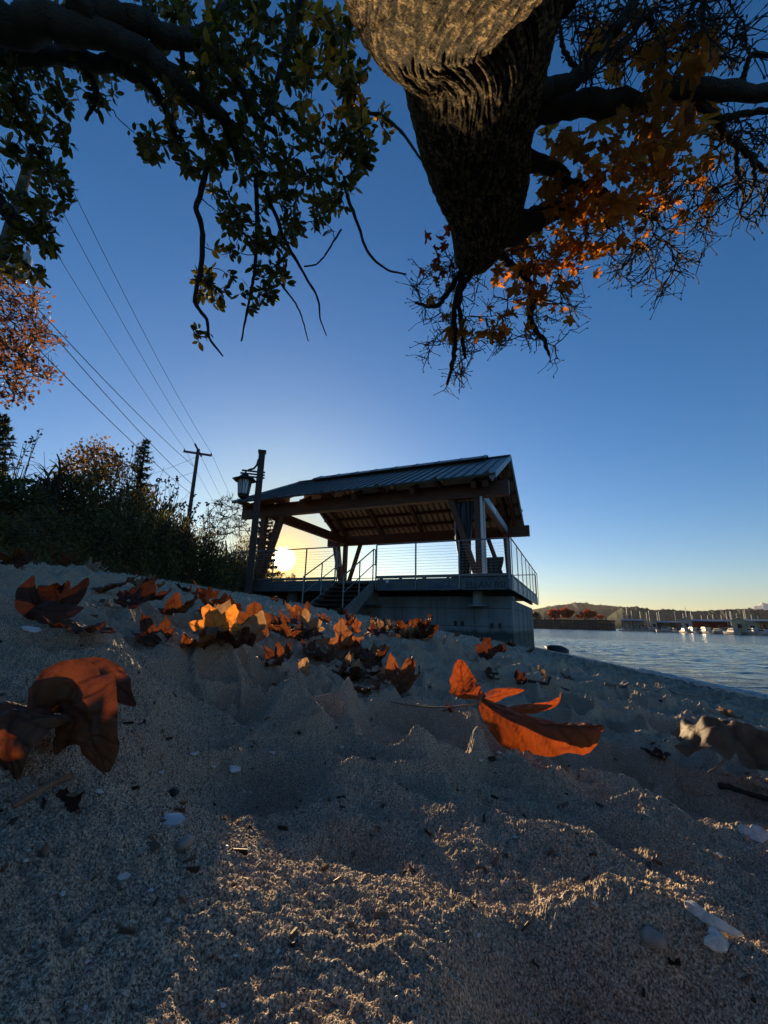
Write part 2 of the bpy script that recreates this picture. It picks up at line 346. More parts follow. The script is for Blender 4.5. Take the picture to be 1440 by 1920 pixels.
M['fol_dark'] = foliage('dark_shrub_leaves', (0.05, 0.046, 0.018), (0.17, 0.14, 0.052))
M['fol_brown'] = foliage('brown_shrub_leaves', (0.10, 0.06, 0.03), (0.25, 0.15, 0.07))
M['fol_conifer'] = foliage('conifer_needles', (0.010, 0.02, 0.010), (0.032, 0.05, 0.022), 0.2)
M['fol_rust'] = foliage('rust_tree_leaves', (0.09, 0.035, 0.02), (0.20, 0.08, 0.04), 0.4)
M['fol_red'] = foliage('scarlet_tree_leaves', (0.20, 0.028, 0.014), (0.38, 0.075, 0.03), 0.3)
M['grass'] = foliage('grass_blades', (0.05, 0.055, 0.018), (0.17, 0.15, 0.055), 0.4)
M['reed'] = foliage('dry_reed', (0.04, 0.032, 0.02), (0.12, 0.09, 0.05), 0.3)
M['bark_twig'] = plain('twig_bark', (0.035, 0.026, 0.020), 0.8, 0.35, 30, 0.3)
M['bark_limb'] = plain('mossy_limb_bark', (0.036, 0.030, 0.018), 0.85, 0.45, 14, 0.8, bd=0.02)
def bark_mat():
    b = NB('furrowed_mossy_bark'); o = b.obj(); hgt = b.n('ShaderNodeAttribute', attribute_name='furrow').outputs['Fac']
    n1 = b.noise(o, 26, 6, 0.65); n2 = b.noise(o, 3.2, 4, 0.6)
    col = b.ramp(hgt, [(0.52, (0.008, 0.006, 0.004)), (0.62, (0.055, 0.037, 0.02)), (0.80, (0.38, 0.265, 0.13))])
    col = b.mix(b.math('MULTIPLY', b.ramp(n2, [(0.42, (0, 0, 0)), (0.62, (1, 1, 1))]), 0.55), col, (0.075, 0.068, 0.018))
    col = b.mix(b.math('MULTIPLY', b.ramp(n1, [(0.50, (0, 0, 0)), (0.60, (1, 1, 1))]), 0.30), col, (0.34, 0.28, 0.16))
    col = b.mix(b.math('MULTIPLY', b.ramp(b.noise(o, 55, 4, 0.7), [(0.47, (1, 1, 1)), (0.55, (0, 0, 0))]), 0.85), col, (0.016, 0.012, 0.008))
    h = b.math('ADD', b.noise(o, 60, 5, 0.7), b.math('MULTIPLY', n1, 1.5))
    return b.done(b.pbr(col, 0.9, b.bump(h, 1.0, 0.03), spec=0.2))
M['bark'] = bark_mat()

# ------------------------------------------------------------------ the beach
# small heights laid over the slope: (x, y, radius, height), filled in once the slope is known
DENTS = []
def slope(x, y):
    x = np.asarray(x, float); y = np.asarray(y, float)
    xs = np.maximum(x, -9.0); ys = np.clip(y, -10, 30)
    z = 0.94 - 0.16 * xs + 0.017 * ys
    d = -x - (2.7 + 0.25 * np.clip(y, -2, 26))
    z = z + np.where(d > 0, 2.0 * (1 - np.exp(-0.20 * np.maximum(d, 0))), 0)
    z = np.where(z < -0.1, -0.1 + (z + 0.1) * 0.6, z)
    return np.maximum(z, -3.0), d
def prints(x, y, cell, seed):
    """overlapping footprints: one oval hollow with a soft rim in every cell"""
    ix, iy = np.floor(x / cell), np.floor(y / cell); out = np.zeros_like(x); zz = np.zeros_like(ix)
    for ox in (-1, 0, 1):
        for oy in (-1, 0, 1):
            h = [_hash(ix + ox, iy + oy, zz + k, seed) / 4294967296.0 for k in range(5)]
            cx_ = (ix + ox + .5 + .8 * (h[0] - .5)) * cell; cy_ = (iy + oy + .5 + .8 * (h[1] - .5)) * cell; a = h[2] * math.pi
            dx, dy = x - cx_, y - cy_; u_ = (dx * np.cos(a) + dy * np.sin(a)) / (cell * .44); v_ = (-dx * np.sin(a) + dy * np.cos(a)) / (cell * .24)
            q = np.sqrt(u_ * u_ + v_ * v_); wgt = .35 + .65 * h[3]
            out += wgt * (-np.exp(-(q / .95) ** 4) + .75 * np.exp(-((q - 1.18) / .15) ** 2) * (.5 + h[4]))
    return out
def G(x, y, fine=True):
    x = np.asarray(x, float); y = np.asarray(y, float)
    z, d = slope(x, y); r = np.hypot(x, y)
    dry = sm(z, 0.12, 0.55); amp = 0.2 + 0.8 * dry
    wx = x + 0.10 * pn(x * 2.1, y * 2.1, 31); wy = y + 0.10 * pn(x * 2.1, y * 2.1, 32)
    far = sm(r, 0.22, 0.9)
    z = z + amp * far * 0.055 * pn(x / 1.25, y / 1.25, 1)
    rid = 1 - 2.0 * np.abs(pn(wx / 0.42, wy / 0.34, 2)); z = z + amp * (0.15 + 0.85 * far) * 0.060 * (rid - 0.62)
    rid = 1 - 2.2 * np.abs(pn(wx / 0.17, wy / 0.15, 3)); z = z + amp * 0.028 * (rid - 0.62) * (0.35 + 0.65 * far)
    z = z + amp * 0.010 * pn(x / 0.075, y / 0.075, 4) + amp * sm(r, .38, 1.0) * (0.050 * prints(wx, wy, .42, 201) + 0.020 * prints(wx + 3.3, wy + 1.7, .20, 202))
    z = z - 0.078 * sm(y, 0.10, 0.66) * (-.30 + 1.30 * sm(x + .23 * (y - .25), -.30, -.06)) * (1 - sm(y, 1.1, 3.0)) * (1 - sm(np.abs(x), .5, 1.4))
    for (cx_, cy_, rad, h) in DENTS:
        q = ((x - cx_)**2 + (y - cy_)**2) / rad**2
        z = z + h * np.exp(-q * q if h < 0 else -q)
    if fine:
        z = z + amp * (0.0040 * pn(x / 0.030, y / 0.030, 5) + 0.0044 * pn(x / 0.0130, y / 0.0115, 6) * (r < 5) + 0.0030 * pn(x / 0.0062, y / 0.0062, 7) * (r < 2.5))
    return z
_T = np.geomspace(0.12, 80, 2600)
def hit(px, py, fine=False):
    """where the line of sight through a photo pixel meets the beach"""
    P = ORG + ray(px, py)[None, :] * _T[:, None]
    b = P[:, 2] < G(P[:, 0], P[:, 1], fine)
    i = int(np.argmax(b)) if b.any() else len(_T) - 1
    return P[i]
def _flat(px, py):
    P = ORG + ray(px, py)[None, :] * _T[:, None]; b = P[:, 2] < slope(P[:, 0], P[:, 1])[0]
    return P[int(np.argmax(b))] if b.any() else P[-1]
for px, py, rad, h in [(1190, 1800, 0.075, -0.055), (1090, 1880, 0.06, -0.03), (1250, 1690, 0.045, 0.024), (1130, 1650, 0.045, 0.022), (1400, 1740, 0.05, 0.020),
                       (680, 1470, 0.045, -0.026), (430, 1310, 0.15, -0.045), (540, 1280, 0.07, 0.034), (620, 1300, 0.07, 0.026), (700, 1330, 0.08, -0.03), (250, 1230, 0.2, -0.03),
                       (100, 1150, 0.25, 0.03), (1030, 1490, 0.06, 0.020), (1180, 1530, 0.08, 0.022)]:
    q = _flat(px, py); DENTS.append((q[0], q[1], rad, h))

def polar_sheet(rs, ths):
    r, t = np.meshgrid(rs, ths, indexing='ij'); return r * np.sin(t), r * np.cos(t)
rs = np.concatenate([np.geomspace(0.10, 1.6, 600, endpoint=False), np.geomspace(1.6, 32, 360)])
ths = np.radians(np.linspace(-52, 52, 800))
x, y = polar_sheet(rs, ths); z = G(x, y); dd = slope(x, y)[1]
soil = sm(dd + 0.5 * pn(x / 0.7, y / 0.7, 9) + 0.25 * pn(x / 0.18, y / 0.18, 10), -0.15, 0.25)
rr_ = np.hypot(x, y); z = z + NR.normal(size=z.shape) * np.clip(rr_ * .0014, .0003, .0010) * (1 - sm(rr_, 2.5, 6)) * sm(z, .25, .5)
me = grid_mesh('beach', np.stack([x, y, z], -1), M['sand'], False, {'soil': soil})
tag(link('beach', me), 'grey sand beach with footprints sloping down to the water', 'beach', kind='structure')
# the land around and below it, one coarse sheet to the horizon
xs = np.concatenate([-np.geomspace(3000, 40, 24), np.linspace(-36, 36, 90), np.geomspace(40, 3000, 24)])
ys = np.concatenate([-np.geomspace(3000, 20, 20), np.linspace(-18, 50, 90), np.geomspace(56, 3000, 24)])
x, y = np.meshgrid(xs, ys, indexing='ij'); z = slope(x, y)[0] - 0.09; z = np.where(np.abs(x) + np.abs(y) > 300, np.minimum(z, 1.5), z)
th = np.degrees(np.arctan2(x, y)); inside = (np.abs(th) < 50) & (np.hypot(x, y) < 30); z = np.where(inside, z - 0.12, z)
me = grid_mesh('ground', np.stack([x, y, z], -1), M['sand'], True, {'soil': sm(slope(x, y)[1], -0.2, 0.2)})
tag(link('ground', me), 'ground carrying on beyond the beach', 'ground', kind='structure')
# sea
xs = np.concatenate([np.linspace(-40, 3, 6), np.linspace(3.5, 40, 200), np.geomspace(42, 6500, 40)]); ys = np.concatenate([-np.geomspace(2000, 12, 12), np.linspace(-8, 60, 260), np.geomspace(62, 6500, 44)])
x, y = np.meshgrid(xs, ys, indexing='ij')
amp = sm(x, 5.0, 12.0) * (1 - sm(np.hypot(x, y), 30, 60))
z = amp * (0.05 * pn(x / 0.9 + 0.3 * y, y / 0.55, 41) + 0.04 * pn(x / 0.45, y / 0.3, 42))
tag(link('sea', grid_mesh('sea', np.stack([x, y, z], -1), M['water'])), 'choppy blue sea of the bay', 'sea', kind='structure')
# line of foam where the water breaks
ff = MB()
sy = np.linspace(4.5, 12.5, 160); edge = []
for yy in sy:
    xx = np.linspace(4.5, 10, 400); edge.append(xx[int(np.argmax(G(xx, np.full(400, yy), False) < 0.012))])
edge = np.array(edge); w = 0.03 + 0.10 * np.abs(pn(sy * 1.3, sy * 0, 51)) + 0.03 * pn(sy * 7, sy * 0, 52)
P = np.stack([np.stack([edge - 0.05, sy, np.full_like(sy, 0.012)], -1), np.stack([edge + w * 0.5, sy, 0.05 + 0.03 * pn(sy * 5, sy * 0, 53)], -1), np.stack([edge + w * 1.6, sy, np.full_like(sy, 0.012)], -1)], 0)
M['foam'] = plain('sea_foam', (0.62, 0.63, 0.62), 0.6, 0.25, 20, 0.8, bd=0.03)
o = link('surf_foam', grid_mesh('surf_foam', P, M['foam'])); tag(o, 'thin line of white foam where the sea meets the sand', 'foam', kind='stuff')

# ------------------------------------------------------------------ far shore
def hill_ridge(name, pts, dist, depth, mat, label, seed):
    """pts: (photo x, photo y) of the skyline; a ridge with front and back slopes"""
    pts = np.array(pts, float); xs_ = np.linspace(pts[0, 0], pts[-1, 0], 320); ys_ = np.interp(xs_, pts[:, 0], pts[:, 1])
    C_ = []
    for a, b in zip(xs_, ys_):
        d = ray(a, b); d = d / np.hypot(d[0], d[1]); C_.append(ORG + d * dist)
    C_ = np.array(C_); C_[:, 2] += dist * 0.0012 * pn(xs_ / 7, xs_ * 0, seed) + dist * 0.0012 * pn(xs_ / 1.3, xs_ * 0, seed + 1); C_[:, 2] = np.maximum(C_[:, 2], 0.5)
    rows = []
    for t in np.linspace(-1, 1, 41):
        Q = C_.copy(); h = np.clip(1 - abs(t) ** 1.3, 0, 1); rad = C_[:, :2] / np.linalg.norm(C_[:, :2], axis=1, keepdims=True)
        Q[:, :2] += rad * depth * t; fr_ = (abs(t) > .02) * h; Q[:, 2] = C_[:, 2] * h * (1 + fr_ * (.16 * pn(xs_ / 8 + t * 3, xs_ * 0 + t * 2.5, seed + 2))) + dist * .0022 * pn(xs_ / 1.1, xs_ * 0 + t * 19, seed + 3) * fr_ - 1.5
        rows.append(Q)
    o = link(name, grid_mesh(name, np.array(rows), mat)); tag(o, label, 'hill', kind='structure')
M['hill'] = plain('wooded_hill', (0.035, 0.048, 0.035), 0.95, 0.5, 0.05, 0.0, spec=0.05)
M['snow'] = plain('snowy_rock', (0.55, 0.56, 0.6), 0.8, 0.2, 0.002, 0.0)
hill_ridge('hill', [(960, 1152), (1000, 1142), (1040, 1135), (1088, 1129), (1118, 1134), (1135, 1134), (1160, 1137), (1200, 1147), (1260, 1158), (1330, 1170)], 2600, 500, M['hill'], 'highest rounded hill behind the red trees', 61)
hill_ridge('hill', [(980, 1150), (1030, 1148), (1070, 1143), (1120, 1142), (1160, 1141), (1200, 1141), (1260, 1145), (1330, 1155)], 1700, 300, M['hill'], 'long low wooded ridge below the highest hill', 64)
hill_ridge('hill', [(1110, 1174), (1135, 1160), (1152, 1146), (1167, 1137), (1180, 1137), (1192, 1136), (1206, 1139), (1225, 1143), (1245, 1141), (1270, 1143), (1310, 1145), (1350, 1142), (1400, 1140), (1440, 1143), (1520, 1146), (1640, 1150)], 1250, 260, M['hill'], 'wooded hill behind the marina masts', 67)
hill_ridge('mountain', [(1385, 1148), (1405, 1141), (1422, 1133), (1432, 1130), (1445, 1133), (1470, 1140), (1520, 1150)], 5600, 700, M['snow'], 'faint snowy mountain peak far beyond the marina', 70)

def far(px, dist, z=0.0):
    d = ray(px, 1180); d = d / np.hypot(d[0], d[1]); p = ORG + d * dist; p[2] = z; return p
def top_z(px, py, dist):
    d = ray(px, py); return CAM_H + dist * d[2] / np.hypot(d[0], d[1])
def sideways(px):
    d = ray(px, 1180); d = np.array([d[1], -d[0], 0]); return d / np.linalg.norm(d)
M['pile'] = plain('dark_piles', (0.03, 0.027, 0.024), 0.85, 0.4, 0.6, 0.2)
M['stone_wall'] = plain('breakwater_stone', (0.055, 0.055, 0.055), 0.9, 0.4, 0.5, 0.4)
M['shed_grey'] = plain('shed_grey', (0.28, 0.29, 0.28), 0.7, 0.2, 0.5, 0.1)
M['shed_tan'] = plain('shed_tan', (0.50, 0.40, 0.25), 0.7, 0.15, 0.5, 0.1)
M['shed_red'] = plain('shed_red', (0.20, 0.05, 0.04), 0.7, 0.2, 0.5, 0.1)
M['shed_roof'] = plain('shed_roof', (0.14, 0.16, 0.19), 0.5, 0.15, 0.5, 0.1, 0.2)
M['hull'] = plain('white_hull', (0.34, 0.33, 0.31), 0.35, 0.08, 1, 0.0)
M['mast'] = plain('pale_mast', (0.62, 0.58, 0.50), 0.4, 0.1, 1, 0.0)
M['glass'] = plain('dark_window', (0.02, 0.025, 0.03), 0.7, 0.2, 1, 0.0, spec=0.1)
# breakwater pier on piles
a, b = far(985, 250), far(1150, 235); t = empty('pier', (a + b) / 2 * np.array([1, 1, 0]), 'long dark timber pier on piles below the red trees', 'pier')
MB().beam(a + [0, 0, 4.2], b + [0, 0, 4.2], 9, 0.9).build('deck', M['pile'], t)
MB().beam(a + [0, 0, 1.6], b + [0, 0, 1.6], 8, 3.9).build('bulkhead', M['stone_wall'], t)
for k in range(26):
    p = a + (b - a) * (k + 0.5) / 26; s_ = np.array([-p[0], -p[1], 0]); s_ /= np.linalg.norm(s_)
    MB().tube([p + s_ * 4.3 + [0, 0, -1], p + s_ * 4.3 + [0, 0, 4.6 + 0.8 * (k % 3 == 0)]], 0.28, 6).build('pile', M['pile'], t)
for k in range(12):
    p = a + (b - a) * (k + 0.5) / 12
    MB().tube([p + [0, 0, 4.6], p + [0, 0, 5.7]], 0.06, 5).build('railing_post', M['pile'], t)
MB().tube([a + [0, 0, 5.7], b + [0, 0, 5.7]], 0.07, 5).build('handrail', M['pile'], t)
# marina floats
def float_dock(p0, p1, dist, label):
    a, b = far(p0, dist), far(p1, dist); t = empty('float_dock', (a + b) / 2, label, 'dock')
    MB().beam(a + [0, 0, 0.25], b + [0, 0, 0.25], 2.4, 0.6).build('deck', M['shed_grey'], t)
    n = max(3, int(np.linalg.norm(b - a) / 7))
    for k in range(n):
        p = a + (b - a) * (k + 0.5) / n; MB().tube([p + [0, 0, -1], p + [0, 0, 2.6 + rng.random()]], 0.16, 6).build('pile', M['pile'], t)
float_dock(1160, 1270, 215, 'float dock with dark piles under the small grey shed'); float_dock(1268, 1390, 190, 'float dock in front of the long blue roofed boat shed')
float_dock(1375, 1500, 175, 'float dock in front of the tan gabled boat shed')
def boathouse(p0, p1, ytop, yeave, dist, wallm, label, deep=9, sides=True, gable=1):
    """long shed on the floats: ridge runs across the view, gable end at its near corner"""
    a, b = far(p0, dist), far(p1, dist); t = empty('boathouse', (a + b) / 2, label, 'boathouse')
    d = b - a; L = np.linalg.norm(d); d = d / L; n = np.cross([0, 0, 1], d); n = n if n @ a > 0 else -n
    ze, zr = top_z(p0, yeave, dist), top_z(p0, ytop, dist + deep / 2)
    for k in range(int(L / 4) + 1):
        q = a + d * min(L, k * 4.0); MB().tube([q + [0, 0, 0.4], q + [0, 0, ze]], 0.14, 6).build('post', M['pile'], t)
        q2 = q + n * deep; MB().tube([q2 + [0, 0, 0.4], q2 + [0, 0, ze]], 0.14, 6).build('post', M['pile'], t)
    sec = [a + [0, 0, ze] - n * 0.4, a + n * deep / 2 + [0, 0, zr], a + n * (deep + 0.4) + [0, 0, ze], a + n * (deep + .4) + [0, 0, ze - .25], a + n * deep / 2 + [0, 0, zr - .25], a - n * 0.4 + [0, 0, ze - .25]]
    MB().prism([p - d * 0.5 for p in sec], d * (L + 1)).build('roof', M['shed_roof'], t)
    if sides: MB().beam(a + n * deep + [0, 0, (ze + .5) / 2], b + n * deep + [0, 0, (ze + .5) / 2], 0.2, ze - .5).build('back_wall', wallm, t)
    return t, a, b, d, n, ze, zr
t, a, b, d, n, ze, zr = boathouse(1297, 1372, 1161, 1164, 195, M['shed_red'], 'long boat shed with blue grey roof and dark red back wall')
t, a, b, d, n, ze, zr = boathouse(1400, 1490, 1161, 1164, 180, M['shed_tan'], 'boat shed with blue roof beside the tan gabled hut')
t, a, b, d, n, ze, zr = boathouse(1168, 1210, 1160.5, 1163, 222, M['shed_grey'], 'low covered shed with pale roof at the pier end', 7)
t, a, b, d, n, ze, zr = boathouse(1234, 1280, 1164, 1166.5, 205, M['shed_grey'], 'small grey roofed shed among the sailing boats', 7)
def gable_hut(px, w_px, ytop, yeave, ybase, dist, wallm, label):
    c = far(px, dist); s_ = sideways(px); fwd = np.cross([0, 0, 1], s_); w_ = w_px * dist / 930
    z0, ze, zr = 0.5, top_z(px, yeave, dist), top_z(px, ytop, dist)
    t = empty('gable_hut', c, label, 'hut')
    poly = [c - s_ * w_ / 2 + [0, 0, z0], c + s_ * w_ / 2 + [0, 0, z0], c + s_ * w_ / 2 + [0, 0, ze], c + [0, 0, zr], c - s_ * w_ / 2 + [0, 0, ze]]
    MB().prism(poly, fwd * 8).build('wall', wallm, t)
    for sg in (-1, 1):
        e0, e1 = c + s_ * sg * (w_ / 2 + .4) + [0, 0, ze - .15], c + [0, 0, zr + .25]
        MB().prism([e0 - fwd * .4, e1 - fwd * .4, e1 - fwd * .4 + [0, 0, .25], e0 - fwd * .4 + [0, 0, .25]], fwd * 8.8).build('roof_slope', M['hull'] if wallm is M['shed_grey'] else M['shed_tan'], t)
    MB().box(c - fwd * .05 + [0, 0, (z0 + ze) / 2 + .3], s_ * .5, fwd * .06, np.array([0, 0, .6])).build('window', M['glass'], t)
gable_hut(1289, 15, 1159, 1164, 1172, 192, M['shed_grey'], 'grey gabled hut with white roof edges at the boat shed end')
gable_hut(1388, 19, 1160.5, 1165, 1176, 172, M['shed_tan'], 'sunlit tan gabled hut on the marina floats')
gable_hut(1412, 12, 1167, 1170, 1178, 170, M['shed_tan'], 'small tan flat hut beside the blue roof')
gable_hut(1228, 8, 1163, 1166, 1170, 204, M['shed_grey'], 'tiny pale gabled hut by the breakwater end')
def sail_mesh(L):
    """hull of a small yacht along +x"""
    b = MB(); n = 9; rows = []
    for i in range(n):
        t_ = i / (n - 1); w_ = 0.30 * L * (math.sin(math.pi * min(1, 0.22 + 0.78 * (1 - t_))) ** 0.7) * (1 if i < n - 1 else 0.02) * 0.5
        x_ = (t_ - 0.5) * L; sh = 0.09 * L + 0.03 * L * t_ * t_
        rows.append([(x_, -w_, sh), (x_, -w_ * 0.8, 0.02 * L), (x_, 0, -0.05 * L), (x_, w_ * 0.8, 0.02 * L), (x_, w_, sh)])
    V = np.array(rows).reshape(-1, 3); F_ = []
    for i in range(n - 1):
        for j in range(4): F_.append((i * 5 + j, i * 5 + j + 1, (i + 1) * 5 + j + 1, (i + 1) * 5 + j))
        F_.append((i * 5 + 4, i * 5, (i + 1) * 5, (i + 1) * 5 + 4))
    F_.append((0, 1, 2, 3, 4)); F_.append(tuple((n - 1) * 5 + j for j in range(5))[::-1])
    return V, F_
def rotz(V, a): c_, s_ = math.cos(a), math.sin(a); return np.stack([V[:, 0] * c_ - V[:, 1] * s_, V[:, 0] * s_ + V[:, 1] * c_, V[:, 2]], -1)
def sailboat(px, ytop, dist, label, L=9.0, hullm=None):
    p = far(px, dist); t = empty('sailboat', p, label, 'sailboat', 'sailing boats moored in the marina'); a = rng.uniform(-0.5, 0.5) + (math.pi / 2 if rng.random() < .7 else 0)
    V, F_ = sail_mesh(L); MB().add(rotz(V, a) + p, F_).build('hull', hullm or M['hull'], t)
    d_ = np.array([math.cos(a), math.sin(a), 0]); n_ = np.array([-d_[1], d_[0], 0])
    MB().box(p + d_ * (-.05 * L) + [0, 0, .13 * L], d_ * .2 * L, n_ * .08 * L, np.array([0, 0, .04 * L])).build('cabin', M['hull'], t)
    zt = top_z(px, ytop, dist); mb = p + d_ * .08 * L
    MB().tube([mb + [0, 0, .09 * L], mb + [0, 0, zt]], [0.15, 0.10], 6).build('mast', M['mast'], t)
    MB().tube([mb + [0, 0, .26 * L], mb - d_ * .38 * L + [0, 0, .26 * L]], 0.16, 6).build('boom', M['tarp'], t)
    MB().tube([mb + [0, 0, zt * .97], p + d_ * .48 * L + [0, 0, .12 * L]], 0.03, 4).build('forestay', M['wire'], t)
    MB().beam(mb + [0, 0, zt * .6] - n_ * .8, mb + [0, 0, zt * .6] + n_ * .8, .08, .08).build('spreader', M['mast'], t)
for px, yt, ds in [(1179, 1133, 232), (1190, 1145, 236), (1201, 1146, 230), (1212, 1148, 228), (1223, 1145, 222), (1236, 1148, 220), (1240, 1146, 226), (1271, 1146, 214), (1285, 1150, 210), (1293, 1137, 205), (1302, 1144, 208),
                   (1305, 1154, 212), (1315, 1154, 212), (1326, 1154, 210), (1337, 1152, 208), (1359, 1153, 205), (1371, 1147, 200), (1376, 1146, 204), (1379, 1146, 198), (1391, 1150, 196), (1394, 1144, 194), (1400, 1141, 190), (1416, 1152, 192), (1428, 1154, 188)]:
    sailboat(px, yt, ds, 'white sailing boat with tall pale bare mast among the marina sheds', rng.uniform(8, 11))
def motorboat(px, dist, label, L=7.5, rot=None):
    p = far(px, dist); a = rot if rot is not None else math.pi / 2 + rng.uniform(-.25, .35); t = empty('motor_boat', p, label, 'motor boat', 'motor boats moored in the marina')
    V, F_ = sail_mesh(L); V[:, 2] *= 1.15; MB().add(rotz(V, a) + p, F_).build('hull', M['hull'], t)
    d_ = np.array([math.cos(a), math.sin(a), 0]); n_ = np.array([-d_[1], d_[0], 0])
    c = p + [0, 0, .1 * L]; MB().prism([c - d_ * .22 * L + n_ * .1 * L, c + d_ * .2 * L + n_ * .1 * L, c + d_ * .08 * L + n_ * .09 * L + [0, 0, .15 * L], c - d_ * .2 * L + n_ * .09 * L + [0, 0, .15 * L]], -n_ * .19 * L).build('cabin', M['hull'], t)
    MB().box(c + d_ * -.05 * L + [0, 0, .10 * L], d_ * .12 * L, n_ * .103 * L, np.array([0, 0, .025 * L])).build('window', M['glass'], t)
for px, ds in [(1283, 186), (1298, 184), (1313, 183), (1322, 180), (1345, 182), (1362, 176), (1409, 170), (1430, 168), (1248, 200), (1262, 198), (1305, 188), (1335, 186), (1352, 186), (1372, 172), (1420, 172)]:
    motorboat(px, ds, 'white motor boat moored low on the water in front of the sheds', rng.uniform(6, 8.5))
motorboat(1172, 205, 'small white launch alone on open water off the pier end', 5, 0.3)
def far_tree(name, px, ytop, ybase, dist, wpx, fol, label, group=None, n=900, seed=0):
    p = far(px, dist, max(0.5, top_z(px, ybase, dist))); h = top_z(px, ytop, dist) - p[2]; w_ = wpx * dist / 930; R_ = np.random.default_rng(seed)
    t = empty(name, p, label, 'tree', group)
    MB().tube([p - [0, 0, 2], p + [0, 0, h * .5], p + [0, 0, h * .8]], [h * .05, h * .035, h * .01], 6).build('trunk', M['pile'], t)
    q = R_.normal(size=(n, 3)); q /= np.linalg.norm(q, axis=1, keepdims=True); q *= R_.random((n, 1)) ** 0.4
    lump = 1 + 0.35 * np.sin(q[:, :1] * 5 + seed) * np.cos(q[:, 2:] * 4 + seed)
    c = p + np.array([0, 0, h * .58]) + q * lump * np.array([w_ / 2, w_ / 2, h * .42]); s_ = h * .07
    A = R_.normal(size=(n, 3)) * s_; B = R_.normal(size=(n, 3)) * s_
    V = np.stack([c - A, c + B, c + A, c - B], 1).reshape(-1, 3); MB().add(V, [(4 * i, 4 * i + 1, 4 * i + 2, 4 * i + 3) for i in range(n)]).build('crown', fol, t)
far_tree('red_tree', 1042, 1143, 1163, 262, 24, M['fol_red'], 'scarlet autumn tree at the shore end of the pier', 'red trees on the pier', seed=1)
far_tree('red_tree', 1064, 1141, 1161, 260, 26, M['fol_red'], 'tallest scarlet autumn tree behind the pier', 'red trees on the pier', seed=2)
far_tree('red_tree', 1108, 1144, 1161, 255, 26, M['fol_red'], 'rounded scarlet autumn tree standing alone behind the pier', 'red trees on the pier', seed=3)
far_tree('red_tree', 1088, 1152, 1162, 258, 16, M['fol_red'], 'low dull red shrub between two scarlet trees', 'red trees on the pier', 400, seed=4)
far_tree('red_tree', 1128, 1153, 1162, 256, 14, M['fol_red'], 'small dull red shrub beside the rounded scarlet tree', 'red trees on the pier', 400, seed=5)
far_tree('shore_tree', 1007, 1148, 1165, 270, 14, M['fol_conifer'], 'dark evergreen by the shore beside the deck corner', seed=6)
for px, yt in [(1013, 1144), (1024, 1146)]:
    p = far(px, 262, 3); t = empty('harbour_light_pole', p, 'thin dark light pole by the pier shore end', 'light pole', 'light poles on the pier')
    zt = top_z(px, yt, 262); MB().tube([p, [p[0], p[1], zt]], 0.14, 6).build('pole', M['pile'], t); MB().beam([p[0] - .2, p[1], zt], [p[0] + 1.4, p[1], zt], .25, .25).build('lamp_head', M['pile'], t)

# ------------------------------------------------------------------ the pavilion on its deck
# local frame: u runs along the front edge of the deck, v runs back from it, origin at the deck's front corner over the water
_a, _b = math.radians(-66.39), math.radians(23.61)
UD = np.array([math.sin(_a), math.cos(_a), 0]); VD = np.array([math.sin(_b), math.cos(_b), 0]); PC = np.array([3.8494, 12.8508, 0.0])
ZV = np.array([0, 0, 1.0])
def L(u, v, z): return PC + UD * u + VD * v + ZV * z
DU, DV = 10.9, 10.3                           # deck size
deck = empty('viewing_deck', L(5.4, 5, 0), 'raised grey timber deck on a concrete base with cable railings', 'deck')
MB().box(L(DU / 2, DV / 2, 2.41), UD * (DU / 2 - .05), VD * (DV / 2 - .05), ZV * .08).build('deck_floor', M['plank'], deck)
for k in range(12): MB().beam(L(.3 + k * .93, .25, 2.24), L(.3 + k * .93, DV - .2, 2.24), .09, .2).build('joist', M['timber_dark'], deck)
# concrete base: two long walls and one end wall, stained
def wall(p, q, th, z0, z1):
    p, q = np3(p), np3(q); return MB().beam([p[0], p[1], (z0 + z1) / 2], [q[0], q[1], (z0 + z1) / 2], th, z1 - z0)
wf = wall(L(.15, 1.15, 0), L(10.6, 1.15, 0), .3, -.6, 1.9).build('concrete_wall', M['concrete'], deck)
ws = wall(L(.3, 1.302, 0), L(.3, 8.4, 0), .3, -.9, 1.9).build('concrete_wall', M['concrete'], deck)
wall(L(.452, 8.25, 0), L(10.6, 8.25, 0), .3, -.9, 1.9).build('concrete_wall', M['concrete'], deck)
wall(L(10.45, 1.302, 0), L(10.45, 8.098, 0), .3, -.4, 1.9).build('concrete_wall', M['concrete'], deck)
MB().beam(L(.1, 1.15, 1.95), L(10.6, 1.15, 1.95), .34, .1).build('wall_cap', M['concrete'], deck)
for u in (1.15, 4.9, 8.2): MB().box(L(u, .72, 1.93), UD * .12, VD * .27, ZV * .22).build('corbel', M['concrete'], deck); MB().box(L(u, .72, 1.69), UD * .28, VD * .27, ZV * .02).build('corbel_plate', M['steel'], deck)
for u in (.55, .80, 1.75, 1.98): MB().box(L(u, .992, 1.08 + (u > 1) * .05), UD * .05, VD * .012, ZV * .08).build('weep_hole', M['timber_dark'], deck)
for z in (.92, .62):
    for k in range(9): MB().box(L(.55 + k * .62 + (.3 if z < .7 else 0), .993, z), UD * .29, VD * .012, ZV * .13).build('facing_stone', M['concrete'], deck)
for u in (1.35, 2.6, 3.85): MB().box(L(u, .996, 1.42), UD * .008, VD * .006, ZV * .46).build('formwork_joint', M['timber_dark'], deck)
MB().box(L(2.6, .996, 1.62), UD * 2.4, VD * .006, ZV * .007).build('formwork_joint', M['timber_dark'], deck)
MB().box(L(2.6, .996, 1.06), UD * 2.4, VD * .006, ZV * .007).build('formwork_joint', M['timber_dark'], deck)
for k in range(16): MB().box(L(.5 + k * .28, .995, 1.77), UD * .11, VD * .008, ZV * .10).build('form_panel', M['concrete'], deck)
